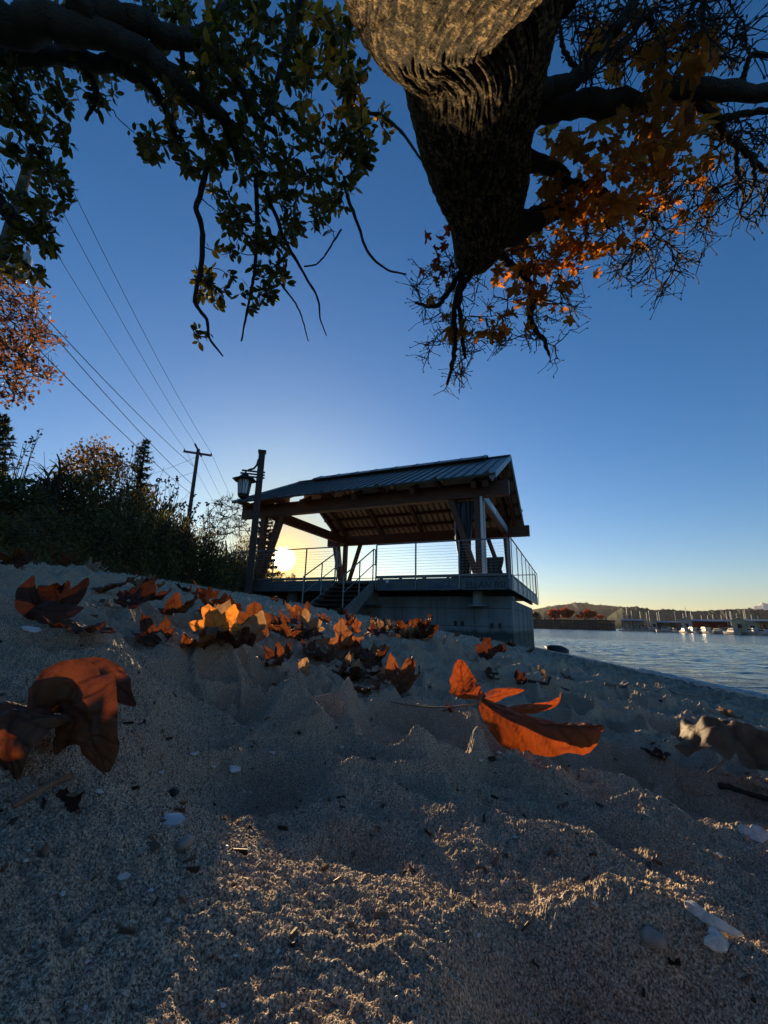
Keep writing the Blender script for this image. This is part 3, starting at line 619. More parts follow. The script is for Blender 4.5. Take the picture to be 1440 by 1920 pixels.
for v_ in (2.6, 4.1, 5.6, 7.1): MB().box(L(.146, v_, 1.2), UD * .006, VD * .008, ZV * .68).build('formwork_joint', M['timber_dark'], deck)
for z_ in (.7, 1.06, 1.62): MB().box(L(.146, 4.8, z_), UD * .006, VD * 3.4, ZV * .007).build('formwork_joint', M['timber_dark'], deck)
# fascia panels between the posts
FR_U = [0.06, 1.57, 3.01, 4.43]
for i in range(3):
    a0, a1 = FR_U[i] + .03, FR_U[i + 1] - .03
    p = MB().box(L((a0 + a1) / 2, .03, 2.33), UD * (a1 - a0) / 2, VD * .03, ZV * .19).build('fascia_panel', M['fascia'], deck)
    for s_ in (a0 + .05, a1 - .05): MB().box(L(s_, -.006, 2.33), UD * .03, VD * .008, ZV * .185).build('panel_batten', M['fascia'], p)
for a0, a1 in ((6.05, 7.24), (7.30, 8.70), (8.76, 10.85)): MB().box(L((a0 + a1) / 2, .03, 2.33), UD * (a1 - a0) / 2, VD * .03, ZV * .19).build('fascia_panel', M['fascia'], deck)
SV = [.06 + k * 1.45 for k in range(8)]
for i in range(7): MB().box(L(.03, (SV[i] + SV[i + 1]) / 2, 2.33), UD * .03, VD * .69, ZV * .19).build('fascia_panel', M['trim'], deck)
MB().box(L(2.25, .12, 2.595), UD * 2.22, VD * .09, ZV * .04).build('kerb_plank', M['plank'], deck)
MB().box(L(8.45, .12, 2.595), UD * 2.4, VD * .09, ZV * .04).build('kerb_plank', M['plank'], deck)
MB().box(L(.12, 5.3, 2.595), UD * .09, VD * 4.95, ZV * .04).build('kerb_plank', M['plank'], deck)
for k in range(16): MB().box(L(.35 + k * .27 if k < 15 else 4.3, .12, 2.54), UD * .03, VD * .08, ZV * .02).build('kerb_block', M['plank'], deck) if k % 3 == 0 else None
MB().beam(L(1.9, .22, 2.52), L(.05, .22, 2.52), .05, .16).build('kerb_backing', M['plank'], deck)
# skirt boards under the left half, behind the stairs
for k in range(7): MB().box(L(8.4, .75 + .01 * (k % 2), 2.08 - k * .145), UD * 2.4, VD * .02, ZV * .066).build('skirt_board', M['timber_dark'], deck)
# railings
def rail_run(pts_uv, name_top='top_rail', cables=True, ends=(True, True), horiz=None):
    pts_uv = [np3(p) for p in pts_uv]
    a, b = pts_uv[0], pts_uv[-1]
    MB().tube([L(*a, 3.69), L(*b, 3.69)], .024, 8).build(name_top, M['steel'], deck)
    for p in pts_uv:
        d_ = b - a; d_ = d_ / np.linalg.norm(d_); ax = UD * d_[0] + VD * d_[1]; ay = np.cross(ZV, ax)
        MB().box(L(*p, 2.92), ax * .024, ay * .012, ZV * .755).build('railing_post', M['steel'], deck)
    if cables:
        for k in range(10): MB().tube([L(*a, 2.72 + k * .092), L(*b, 2.72 + k * .092)], .0042, 5).build('cable', M['cable'], deck)
rail_run([(u, -.03) for u in FR_U]); rail_run([(u, -.03) for u in (6.02, 7.27, 8.73, 10.2, 10.87)])
rail_run([(-.03, v) for v in SV]); rail_run([(u, DV + .03) for u in (.06, 1.5, 3, 4.5, 6, 7.5, 9, 10.8)])
# lettering sprayed on the fascia
def text_mesh(body, size, mat, u0, z0, parent, shear=0.0):
    cu = bpy.data.curves.new('t', 'FONT'); cu.body = body; cu.size = size; cu.extrude = 0.002; cu.shear = shear
    o = bpy.data.objects.new('t', cu); COL.objects.link(o); bpy.context.view_layer.update()
    me_ = bpy.data.meshes.new_from_object(o.evaluated_get(bpy.context.evaluated_depsgraph_get())); bpy.data.objects.remove(o)
    V = np.array([v.co[:] for v in me_.vertices]); F_ = [tuple(p.vertices) for p in me_.polygons]
    W_ = L(u0, -.006, z0) - UD * V[:, :1] + ZV * V[:, 1:2] + VD * -V[:, 2:3]
    MB().add(W_, F_).build('graffiti', mat, parent); bpy.data.meshes.remove(me_)
panels = [o for o in bpy.data.objects if o.name.startswith('fascia_panel')][:3]
text_mesh('ELLAN BSK', .27, M['ink_dark'], 1.40, 2.20, panels[0], .15); text_mesh('AKE A', .13, M['ink_dark'], .72, 2.42, panels[0], .1)
text_mesh('CHELA', .25, M['ink_blue'], 2.62, 2.21, panels[1], .2); text_mesh('Eu', .22, M['ink_blue'], 4.05, 2.19, panels[2], .2)
MB().box(L(4.02, -.006, 2.44), UD * .05, VD * .01, ZV * .05).build('notice_plate', M['sign'], panels[2])
# stairs
stair = empty('deck_stairs', L(5.25, -2, 1.2), 'wooden stairs with steel handrails leading from the sand to the deck', 'stairs')
for u in (4.58, 5.92):
    a, b = L(u, 0.0, 2.33), L(u, -2.05, 1.25); MB().prism([a + ZV * .14, b + ZV * .16, b - VD * .12 - ZV * .25, b - ZV * .3 + VD * .1, a - ZV * .22], UD * .07 * (1 if u > 5 else -1)).build('stringer', M['plank'], stair)
for k in range(7):
    v_, z_ = -.16 - k * .29, 2.36 - k * .155
    MB().box(L(5.25, v_, z_), UD * .63, VD * .16, ZV * .025).build('tread', M['timber_dark'], stair); MB().box(L(5.25, v_ + .14, z_ - .09), UD * .63, VD * .012, ZV * .06).build('riser', M['timber_dark'], stair)
for u in (4.55, 5.95):
    A, B = L(u, 0, 3.55), L(u, -2.08, 2.42)
    MB().tube([L(u, .16, 3.02), L(u, .16, 3.5), L(u, .12, 3.545), A, B], .022, 7).build('handrail', M['steel'], stair)
    MB().tube([L(u, .14, 3.02), L(u, 0, 3.02), L(u, -2.08, 1.90)], .018, 7).build('mid_rail', M['steel'], stair)
    for v_ in (-.02, -1.03, -2.06):
        zt = 3.55 + v_ * .543; MB().tube([L(u, v_, zt - (1.12 if v_ > -2 else 1.25)), L(u, v_, zt)], .022, 7).build('rail_post', M['steel'], stair)
# roof structure
PV = empty('pavilion', L(5.7, 4.65, 2.49), 'open timber pavilion with a grey metal gable roof on the deck', 'pavilion')
BU0, BU1, VF, VR, VRID = .05, 11.35, 1.0, 8.3, 4.65
for v_ in (VF, VR): MB().beam(L(BU0, v_, 5.61), L(BU1, v_, 5.61), .28, .52).build('eave_beam', M['timber'], PV)
for u in (1.12, 10.2):
    for v_ in (VF, VR):
        po = MB().beam(L(u, v_, 2.49), L(u, v_, 5.35), .22, .22, up=UD).build('post', M['timber'], PV)
        MB().box(L(u, v_, 2.62), UD * .15, VD * .15, ZV * .13).build('post_shoe', M['steel'], po)
        for sg in (-1, 1):
            if u + sg * 1 < 1: continue
            if u + sg * 1 > 10.9: continue
            MB().beam(L(u + sg * .14, v_ + (.0 if v_ < 5 else 0), 2.78), L(u + sg * .95, v_, 5.36), .14, .2, up=UD).build('brace', M['timber'], PV)
        sg = 1 if v_ < 5 else -1
        MB().beam(L(u, v_ + sg * .14, 2.8), L(u, v_ + sg * .9, 5.36), .14, .2, up=VD).build('brace', M['timber'], PV)
    if u > 5: MB().beam(L(10.9, VR, 2.8) if False else L(u + .14, VR, 2.8), L(u + .75, VR, 5.36), .14, .18, up=UD).build('brace', M['timber'], PV)
    MB().beam(L(u, VF + .15, 5.60), L(u, VR - .15, 5.60), .2, .44).build('tie_beam', M['timber'], PV)
MB().box(L(1.0, 3.6, 5.62), UD * .012, VD * .55, ZV * .12).build('sign_board', M['sign'], PV)
MB().beam(L(1.008, VF + .3, 5.60), L(1.008, 7.6, 5.60), .02, .3).build('tie_beam_facing', M['trim'], PV)
EV0, EV1, EZ, RZ = .03, 9.27, 5.84, 8.15; RU0, RU1 = .35, 11.15
def roofz(v): return EZ + (RZ - EZ) * (1 - abs(v - VRID) / (VRID - EV0))
sl = np.array([VRID - EV0, RZ - EZ]); SL = np.linalg.norm(sl); sl = sl / SL
for side in (1, -1):
    dn = VD * (-side) * sl[0] - ZV * sl[1]; nrm = VD * (-side) * sl[1] + ZV * sl[0]; top = L(0, VRID, RZ)
    # metal panels with raised seams
    npan = 30; pw = (RU1 - RU0) / npan; pm = MB(); c0 = top + UD * RU0
    pm.box(c0 + UD * pw / 2 + dn * SL / 2, UD * (pw / 2 - .001), dn * SL / 2, nrm * .012); pm.box(c0 + UD * .012 + dn * SL / 2 + nrm * .03, UD * .012, dn * SL / 2, nrm * .022)
    pme = pm.mesh('roof_panel', M['metal_roof'], ORIGIN[PV.name])
    for k in range(npan):
        o = link('roof_panel', pme, PV); o.location = UD * pw * k
    MB().box(top + UD * (RU1 - .0) + dn * SL / 2 + nrm * .01, UD * .03, dn * (SL / 2 + .02), nrm * .06).build('verge_trim', M['trim'], PV)
    MB().box(top + UD * (RU0 + .0) + dn * SL / 2 + nrm * .01 - nrm * .05, UD * .03, dn * (SL / 2 + .02), nrm * .09).build('verge_trim', M['trim'], PV)
    MB().box(top + UD * (RU0 + RU1) / 2 + dn * (SL + .02) - nrm * .01, UD * (RU1 - RU0) / 2, dn * .015, nrm * .035).build('eave_trim', M['metal_roof'], PV)
    # boards under the metal, run down the slope with gaps between them
    bm_ = MB().box(top + UD * (RU0 + .2) + dn * SL / 2 - nrm * .045, UD * .105, dn * (SL / 2 - .05), nrm * .016).mesh('roof_board', M['board'], ORIGIN[PV.name])
    nb = 34
    for k in range(nb):
        o = link('roof_board', bm_, PV); o.location = UD * (RU1 - RU0 - .4) * k / (nb - 1)
    for k in range(5):
        q = .35 + k * (SL - .5) / 5.2; MB().beam(top + UD * (RU0 + .05) + dn * q - nrm * .135, top + UD * (RU1 - .05) + dn * q - nrm * .135, .10, .14, up=nrm).build('purlin', M['timber'], PV)
    for u in (.75, 1.12, 3.3, 5.6, 7.9, 10.2, 10.75):
        MB().beam(L(u, VRID, RZ) + dn * .05 - nrm * .32, L(u, VRID, RZ) + dn * (SL - .15) - nrm * .32, .16, .22, up=nrm).build('rafter', M['timber'], PV)
    # raised ridge vent
    v0 = top + nrm * .17; MB().box(v0 + UD * 5.55 + dn * .42, UD * 4.25, dn * .46, nrm * .018).build('ridge_vent_cover', M['metal_roof'], PV)
    MB().box(top + UD * 5.55 + dn * .7 + nrm * .08, UD * 4.2, dn * .03, nrm * .07).build('ridge_vent_side', M['timber_dark'], PV)
    for k in range(9): MB().box(top + UD * (1.4 + k * 1.04) + dn * .45 + nrm * .20, UD * .012, dn * .45, nrm * .018).build('vent_seam', M['metal_roof'], PV)
MB().beam(L(RU0 + .05, VRID, RZ - .42), L(RU1 - .05, VRID, RZ - .42), .16, .3).build('ridge_beam', M['timber'], PV)
MB().box(L((RU0 + RU1) / 2, VRID, RZ + .035), UD * (RU1 - RU0) / 2, VD * .12, ZV * .02).build('ridge_cap', M['metal_roof'], PV)
for u in (.62, 2.4, 4.6, 6.9, 9.2, 10.9): MB().box(L(u, .62, 5.88), UD * .06, VD * .5, ZV * .09).build('outrigger', M['timber'], PV)
for u0, u1 in ((.72, 1.15), (1.22, 2.3), (2.55, 4.1), (4.45, 4.85), (5.0, 5.9), (6.4, 6.75), (7.4, 8.2), (8.9, 9.6)):  # boards added above the beam, their pale colour standing in for sunlit strips
    MB().box(L((u0 + u1) / 2, .90, 6.0), UD * (u1 - u0) / 2, VD * .012, ZV * .115).build('sunlit_eave_strip', M['sunlit_eave_wood'], PV)
for u, v_ in ((.98, .86), (1.0, 1.4)): MB().tube([L(u, v_, 5.35), L(u, v_, 2.55)], .045, 8).build('downpipe', M['white_pipe'], PV)
# hanging tarps by the two posts on the water side
def tarp(u0, v0, u1, v1, zt, zb, name, label, squeeze=.35, seed=0):
    n, m = 26, 22; P = np.zeros((n, m, 3))
    for i in range(n):
        for j in range(m):
            a, t_ = j / (m - 1), i / (n - 1); k = 1 - (1 - squeeze) * t_ ** 1.4; aa = .5 + (a - .5) * k
            off = .06 * math.sin(a * 22 + seed) * (.4 + t_) + .03 * math.sin(t_ * 9 + a * 7)
            P[i, j] = L(u0 + (u1 - u0) * aa, v0 + (v1 - v0) * aa, zt + (zb - zt) * t_) + VD * off - UD * off * .5
    me_ = grid_mesh(name, P - L(u0, v0, zb), M['tarp']); o = link(name, me_, None, L(u0, v0, zb)); tag(o, label, 'tarp', 'rolled tarps tied to the pavilion posts')
    b = MB(); b.tube(P[:, 0], .022, 6); b.build('hem', M['tarp_hem'], o, smooth=True)
    return o
tarp(2.05, 1.2, 1.30, 1.2, 5.33, 2.66, 'hanging_tarp', 'long dark tarp hanging beside the post over the stained concrete corner', .45, 1)
tarp(2.3, 8.05, 1.32, 8.05, 4.35, 2.75, 'hanging_tarp', 'short bunched dark tarp tied to the rear post by the side railing', .12, 4)
for u, v_, zt, nm in ((2.9, 4.4, 7.6, 'white globe pendant lamp near the tarp under the pavilion roof'), (6.3, 4.4, 7.6, 'white globe pendant lamp at the middle of the pavilion roof')):
    g_ = empty('pendant_lamp', L(u, v_, 6.55), nm, 'lamp', 'globe lamps under the pavilion roof')
    MB().tube([L(u, v_, 6.75), L(u, v_, zt)], .015, 6).build('rod', M['black_metal'], g_)
    MB().lathe(L(u, v_, 6.36), [(.02 + .21 * math.sin(math.pi * i / 14), .21 - .21 * math.cos(math.pi * i / 14)) for i in range(15)], 20).build('globe', M['frosted'], g_, smooth=True)
    MB().lathe(L(u, v_, 6.76), [(.07, 0), (.07, .05), (.03, .08)], 12).build('cap', M['black_metal'], g_)
q = L(.5, EV1 - .1, 5.85); fl = empty('roof_antenna', q, 'small round lamp on a thin rod at the rear roof corner', 'antenna')
MB().tube([q, q + ZV * .55, q + ZV * .95], .016, 6).build('rod', M['steel'], fl); MB().lathe(q + ZV * .93, [(.02 + .1 * math.sin(math.pi * i / 8), .1 - .1 * math.cos(math.pi * i / 8)) for i in range(9)], 12).build('head', M['grey_tank'], fl, smooth=True)

# ------------------------------------------------------------------ lamp post
lp = np3((-4.28, 13.9, 0)); lp = at(486, 905, 15.2); lp = np.array([lp[0], lp[1], 0.0]); gz = float(G(lp[0], lp[1])); zt = CAM_H + 15.0 * math.tan(math.radians(20.9)) * .985
d_ = at(489, 848, 15.2); zt = CAM_H + np.hypot(lp[0], lp[1]) * math.tan(math.radians(21.12))
LP = empty('lamp_post', (lp[0], lp[1], gz), 'tall square timber lamp post with a hanging black lantern before the pavilion', 'lamp post')
X = np.array([math.cos(.25), math.sin(.25), 0]); Y = np.array([-math.sin(.25), math.cos(.25), 0])
def Q(a, b, z): return lp + X * a + Y * b + ZV * z
MB().box(Q(0, 0, (gz - .3 + zt) / 2), X * .105, Y * .105, ZV * (zt - gz + .3) / 2).build('post', M['timber_dark'], LP)
MB().box(Q(0, 0, zt + .02), X * .135, Y * .135, ZV * .03).build('post_cap', M['black_metal'], LP)
ab = zt - .72
for k, (ln, dz) in enumerate(((.60, 0), (.64, -.10), (.46, -.20))): MB().beam(Q(.16, 0, ab + dz), Q(-ln, 0, ab + dz - .0), .05, .05).build('arm_bar', M['black_metal'], LP)
MB().tube([Q(-.10, 0, ab + .45), Q(-.13, 0, ab + .25), Q(-.22, 0, ab + .1), Q(-.40, 0, ab + .03)], .035, 6).build('arm_brace', M['black_metal'], LP)
lx = -.47; lt = Q(lx, 0, ab - .03)
MB().tube([Q(lx, 0, ab + .03), lt - ZV * .12], .03, 6).build('hanger', M['black_metal'], LP)
ln = MB().lathe(lt - ZV * .32, [(.42, 0), (.40, .03), (.20, .12), (.12, .2), (.05, .24)], 6).build('lantern_roof', M['black_metal'], LP)
gl = MB().lathe(lt - ZV * .80, [(.17, 0), (.225, .49)], 6).build('lantern_glass', M['frosted'], LP)
ax = np.array([0, 0, 1.0]); a_ = np.cross(ax, [1.0, 0, 0]); a_ /= np.linalg.norm(a_); b_ = np.cross(ax, a_)
for k in range(6):
    dr = math.cos(k * math.pi / 3) * a_ + math.sin(k * math.pi / 3) * b_
    MB().tube([lt - ZV * .82 + dr * .172, lt - ZV * .31 + dr * .23], .016, 5).build('lantern_bar', M['black_metal'], LP)
    dm = math.cos((k + .5) * math.pi / 3) * a_ + math.sin((k + .5) * math.pi / 3) * b_
    MB().tube([lt - ZV * .82 + dm * .151, lt - ZV * .55 + dm * .177], .009, 4).build('glazing_bar', M['black_metal'], LP)
    for sg in (-1, 1): MB().tube([lt - ZV * .55 + dm * .177, lt - ZV * .33 + dm * .197 + np.cross(ax, dm) * .075 * sg], .009, 4).build('glazing_bar', M['black_metal'], LP)
MB().lathe(lt - ZV * .97, [(.08, 0), (.16, .05), (.19, .16)], 6).build('lantern_base', M['black_metal'], LP)
MB().beam(lt - ZV * .86, Q(0, 0, ab - .89), .04, .04).build('lower_arm', M['black_metal'], LP)

# ------------------------------------------------------------------ utility poles and wires
def az_pt(px, py, dist): d = ray(px, py); return ORG + d / np.hypot(d[0], d[1]) * dist
pt = az_pt(372, 842, 33); UPb = np.array([pt[0], pt[1], 2.6]); UT = pt[2]
UPole = empty('utility_pole', UPb, 'distant wooden utility pole with one crossarm above the bushes', 'utility pole', 'wooden utility poles')
MB().tube([UPb - ZV * 1, [pt[0], pt[1], UT]], [.17, .12], 10).build('pole', M['pole'], UPole)
sd = sideways(372); sd = np.array([sd[0], sd[1], 0])
cz = UT - .35; MB().beam(np.array([pt[0], pt[1], cz]) - sd * .98, np.array([pt[0], pt[1], cz]) + sd * .98, .12, .14).build('crossarm', M['pole'], UPole)
fwd = np.array([pt[0], pt[1], 0]); fwd /= np.linalg.norm(fwd)
MB().beam(np.array([pt[0], pt[1], UT + .35]) - sd * .28, np.array([pt[0], pt[1], UT - .55]) + sd * .28, .12, .12).build('slanted_arm', M['pole'], UPole)
ins = [np.array([pt[0], pt[1], cz + .2]) - sd * .92, np.array([pt[0], pt[1], UT + .40]) - sd * .28, np.array([pt[0], pt[1], cz + .2]) + sd * .92]
for p in ins: MB().lathe(p - ZV * .14, [(.03, 0), (.06, .05), (.04, .1), (.05, .14)], 8).build('insulator', M['grey_tank'], UPole)
lows = [np.array([pt[0], pt[1], UT - d]) - fwd * .18 for d in (1.55, 2.9, 3.6)]
for p in lows: MB().lathe(p - ZV * .04, [(.05, 0), (.05, .08)], 8).build('cable_clamp', M['black_metal'], UPole)
# near pole with transformer at the left edge
nb_ = az_pt(12, 450, 15.5); NPb = np.array([nb_[0], nb_[1], 0]); NPb[2] = float(G(NPb[0], NPb[1], False)); NT = az_pt(66, 300, 15.5)[2]
NP = empty('utility_pole', NPb, 'thick near utility pole carrying a grey transformer behind the oval leaved tree', 'utility pole', 'wooden utility poles')
nx = np.array([NPb[0], NPb[1], 0])
MB().tube([NPb - ZV * .5, nx + ZV * NT], [.19, .14], 12).build('pole', M['pole'], NP)
tr = az_pt(23, 484, 15.2); sdn = sideways(20); c0 = nx + sdn * .44; c0[2] = tr[2] - .42
tk = MB().lathe(c0, [(.22, 0), (.24, .04), (.24, .78), (.22, .84), (.08, .88)], 18).build('transformer', M['grey_tank'], NP, smooth=False)
MB().lathe(c0 + ZV * .86 + sdn * .1, [(.05, 0), (.07, .06), (.05, .12), (.065, .18), (.03, .28)], 8).build('bushing', M['grey_tank'], tk)
MB().beam(nx + ZV * (tr[2] + .2), c0 + ZV * .62, .1, .08).build('bracket', M['black_metal'], tk)
NC = nx + ZV * (NT - .3); MB().beam(NC - sdn * 1.1, NC + sdn * 1.1, .12, .14).build('crossarm', M['pole'], NP)
near = [NC - sdn * 1.0 + ZV * .15, NC + ZV * .45, NC + sdn * 1.0 + ZV * .15]
def wire(a, b, label, grp, sag=.35, r=.011):
    P = np.array([a + (b - a) * t - ZV * sag * 4 * t * (1 - t) for t in np.linspace(0, 1, 25)])
    o = MB().tube(P, r, 5).build('power_line', M['wire'], origin=tuple(a)); tag(o, label, 'wire', grp)
far_ = [p + (p - n_) * 1.6 - ZV * .6 for p, n_ in zip(ins, near)]
names = ['outer', 'top', 'inner']
for k in range(3):
    wire(near[k], ins[k], ('power wire from the near pole to the bush side end of the far crossarm', 'highest power wire running to the top of the far pole', 'power wire from the near pole to the lamp side end of the far crossarm')[k], 'overhead wires between the poles')
    wire(ins[k], far_[k], 'thin power wire running on beyond the far utility pole', 'overhead wires beyond the far pole', .5)
nl = [az_pt(12, 515, 15.3), az_pt(8, 520, 15.3), az_pt(-14, 565, 15.3)]
for k in range(3): wire(nl[k], lows[k], ('upper of the three heavy cables below the crossarm', 'middle of the three heavy cables below the crossarm', 'lowest heavy cable sagging towards the far pole')[k], 'heavy cables below the crossarms', .25, .016)
for k, (px, py, ds) in enumerate(((210, 905, 60), (150, 935, 60))): wire(lows[0] + ZV * (.9 if k == 0 else -.3), az_pt(px, py, ds), 'thin service wire running away from the far pole over the bushes', 'service wires from the far pole', .4)

# ------------------------------------------------------------------ leaves
_LA = np.radians([0, 7, 12, 16, 23, 30, 36, 43, 49, 55, 61, 67, 75, 84, 92, 101, 109, 118, 131, 150, 172, 180])
_LR = np.array([1.0, .84, .80, .84, .56, .36, .46, .66, .80, .93, .76, .70, .50, .35, .45, .52, .64, .50, .36, .25, .12, .05])
def leaf_flat(nr, nth, R_, broad=0.0):
    th = np.linspace(-math.pi, math.pi, nth, endpoint=False)
    jit = 1 + 0.10 * np.interp(th, np.linspace(-math.pi, math.pi, 24), R_.normal(size=24)); r = np.interp(np.abs(th), _LA, _LR) * jit
    if broad: r = r * (1 - broad) + broad * (0.25 + 0.62 * np.cos(th / 2) ** 0.7)
    s_ = (np.arange(1, nr + 1) / nr)[:, None]; rr = s_ * r[None, :]; T_ = np.broadcast_to(th, rr.shape)
    x, y = rr * np.sin(T_), rr * np.cos(T_); vein = np.zeros_like(x)
    for a in (0, .96, -.96, 1.90, -1.90):
        t = x * math.sin(a) + y * math.cos(a); d = np.abs(x * math.cos(a) - y * math.sin(a)); ok = (t > 0) & (np.abs(T_ - a) < .48)
        vein = np.maximum(vein, np.exp(-(d / (.026 * (1.15 - np.clip(t, 0, 1)))) ** 2) * (t > 0))
        fr = np.mod((t - d * .8) / .15, 1.0); vein = np.maximum(vein, ok * .55 * np.exp(-((fr - .5) / .07) ** 2) * (d < .3))
    V = np.concatenate([[[0, 0]], np.stack([x, y], -1).reshape(-1, 2)]); vein = np.concatenate([[1], vein.reshape(-1)])
    F_ = [(0, 1 + j, 1 + (j + 1) % nth) for j in range(nth)]
    for i in range(nr - 1):
        for j in range(nth):
            k = (j + 1) % nth; F_.append((1 + i * nth + j, 1 + (i + 1) * nth + j, 1 + (i + 1) * nth + k, 1 + i * nth + k))
    return V, F_, vein
def bend(a, z, k):
    if abs(k) < 1e-4: return a, z
    return (1 / k - z) * np.sin(k * a), 1 / k - (1 / k - z) * np.cos(k * a)
def leaf_shape(size, kx=0.0, ky=0.0, tip=0.0, wrinkle=.03, seed=0, res=(8, 64), broad=0.0, stem=.8):
    """a palmate leaf, tip towards +y; kx curls it sideways, ky curls it lengthways (radians over its half width)"""
    R_ = np.random.default_rng(seed); V, F_, vein = leaf_flat(*res, R_, broad)
    x, y = V[:, 0], V[:, 1]; z = wrinkle * (pn(x * 2.6 + seed, y * 2.6, seed) * 2.0 + pn(x * 7, y * 7 + seed, seed + 3) * .8) + tip * np.hypot(x, y) ** 3 + .014 * vein
    x2, z2 = bend(x + .15 * y * R_.normal(), z, kx); y2, z3 = bend(y, z2, ky)
    P = np.stack([x2, y2, z3], -1) * size
    t = np.linspace(0, 1, 9); sy = -t * stem; sz = .10 * np.sin(t * 2.5) * R_.normal() + ky * .2 * t * t; sx = .14 * R_.normal() * t * t
    S = np.stack([sx, sy, sz], -1) * size; return P, F_, vein, S
LEAF_GROUP = 'maple leaves fallen on the sand'
def xform(P, rx, ry, rz):
    Mx = np.array(Euler((rx, ry, rz), 'XYZ').to_matrix()); return P @ Mx.T
def drop(P, extra, sink):
    """lowest distance above the sand"""
    return (P[:, 2] - G(P[:, 0], P[:, 1], False)).min() + sink
def fallen(px, py, wpx, mat, label, rx=0.1, ry=0.0, rz=0.0, kx=.6, ky=.3, tip=.1, seed=0, broad=0.0, stem=.8, wr=.11, sink=.006, group=LEAF_GROUP, name='fallen_leaf'):
    c = hit(px, py); dist = np.linalg.norm(c - ORG); size = wpx * dist / 960 / 1.55
    big = wpx > 90; P, F_, vein, S = leaf_shape(size, kx, ky, tip, wr, seed, (22, 120) if big else (8, 60), broad, stem)
    P = xform(P, rx, ry, rz); S = xform(S, rx, ry, rz); ctr = (P.max(0) + P.min(0)) / 2
    P = P + c - [ctr[0], ctr[1], 0]; S = S + c - [ctr[0], ctr[1], 0]; dz = drop(P, None, sink); P[:, 2] -= dz; S[:, 2] -= dz
    for i in range(1, len(S)):
        g = float(G(S[i, 0], S[i, 1], False)); S[i, 2] = max(S[i, 2], g + .003) if i < 8 else S[i, 2]
    org = np.array([c[0], c[1], P[:, 2].min()])
    o = MB().add(P, F_, vein).build(name, mat, origin=org, smooth=True, attr='vein'); tag(o, label, 'leaf', group)
    if stem > 0: MB().tube(S, np.linspace(.018, .010, len(S)) * size, 6).build('stem', M['stem'], o, smooth=True)
    return o
M['stem'] = plain('leaf_stalk', (0.22, 0.12, 0.07), 0.6, 0.3, 40, 0.2)
def lobe(mid, hw, side, cup=.25, n=30, m=15, power=.75, seed=0, wav=.05, wr=.10):
    """one lobe of a leaf: midrib points in space, half width, direction across; returns points, faces, vein values"""
    P = bezier(mid, n); side = bezier(side, n) if len(np.shape(side)) > 1 else np.broadcast_to(np3(side), (n, 3)); t = np.linspace(0, 1, n)
    tan = np.gradient(P, axis=0); tan /= np.linalg.norm(tan, axis=1, keepdims=True); side = side - tan * (side * tan).sum(1, keepdims=True); side /= np.linalg.norm(side, axis=1, keepdims=True)
    nr = np.cross(side, tan); a = np.linspace(-1, 1, m)
    w = hw * np.clip(np.sin(math.pi * np.clip(t * .93 + .05, 0, 1) ** power), .03, 1) ** .8
    w = w * (1 + .10 * np.interp(t, np.linspace(0, 1, 9), np.random.default_rng(seed).normal(size=9)))
    A, Wd = np.meshgrid(a, w); A = A + .0
    wz = wav * np.sin(t[:, None] * 11 + A * 2 + seed) * A ** 2 + cup * A ** 2 + wr * pn(t[:, None] * 6 + A * .7, A * 2.2 + seed, seed) + wr * .5 * pn(t[:, None] * 16, A * 5 + seed, seed + 1)
    V = P[:, None, :] + side[:, None, :] * (A * Wd)[..., None] + nr[:, None, :] * (wz * Wd)[..., None]
    fr = np.mod(t[:, None] * 6.5 - np.abs(A) * .9, 1.0); vein = np.maximum(np.exp(-(A / .07) ** 2), .6 * np.exp(-((fr - .5) / .08) ** 2) * (np.abs(A) > .03))
    idx = np.arange(n * m).reshape(n, m); F_ = [(idx[i, j], idx[i, j + 1], idx[i + 1, j + 1], idx[i + 1, j]) for i in range(n - 1) for j in range(m - 1)]
    return V.reshape(-1, 3), F_, vein.reshape(-1)
def pxs(pts): return np.array([at(*p) for p in pts])
def lobed_leaf(lobes, stem, mat, label, name='fallen_leaf', stem_r=.0022, group=LEAF_GROUP):
    mb = MB(); low = None
    for kw in lobes: mb.add(*lobe(**kw))
    V = np.vstack(mb.v); dz = (V[:, 2] - G(V[:, 0], V[:, 1], False)).min() + .004
    mb.v = [v - [0, 0, dz] for v in mb.v]; V = np.vstack(mb.v); org = V.mean(0); org[2] = V[:, 2].min()
    o = mb.build(name, mat, origin=org, smooth=True, attr='vein'); tag(o, label, 'leaf', group)
    if stem is not None:
        S = bezier(stem, 16) - [0, 0, dz]; S[:, 2] = np.maximum(S[:, 2], G(S[:, 0], S[:, 1], False) + stem_r); MB().tube(S, np.linspace(stem_r, stem_r * .7, len(S)), 7).build('stem', M['stem'], o, smooth=True)
    return o

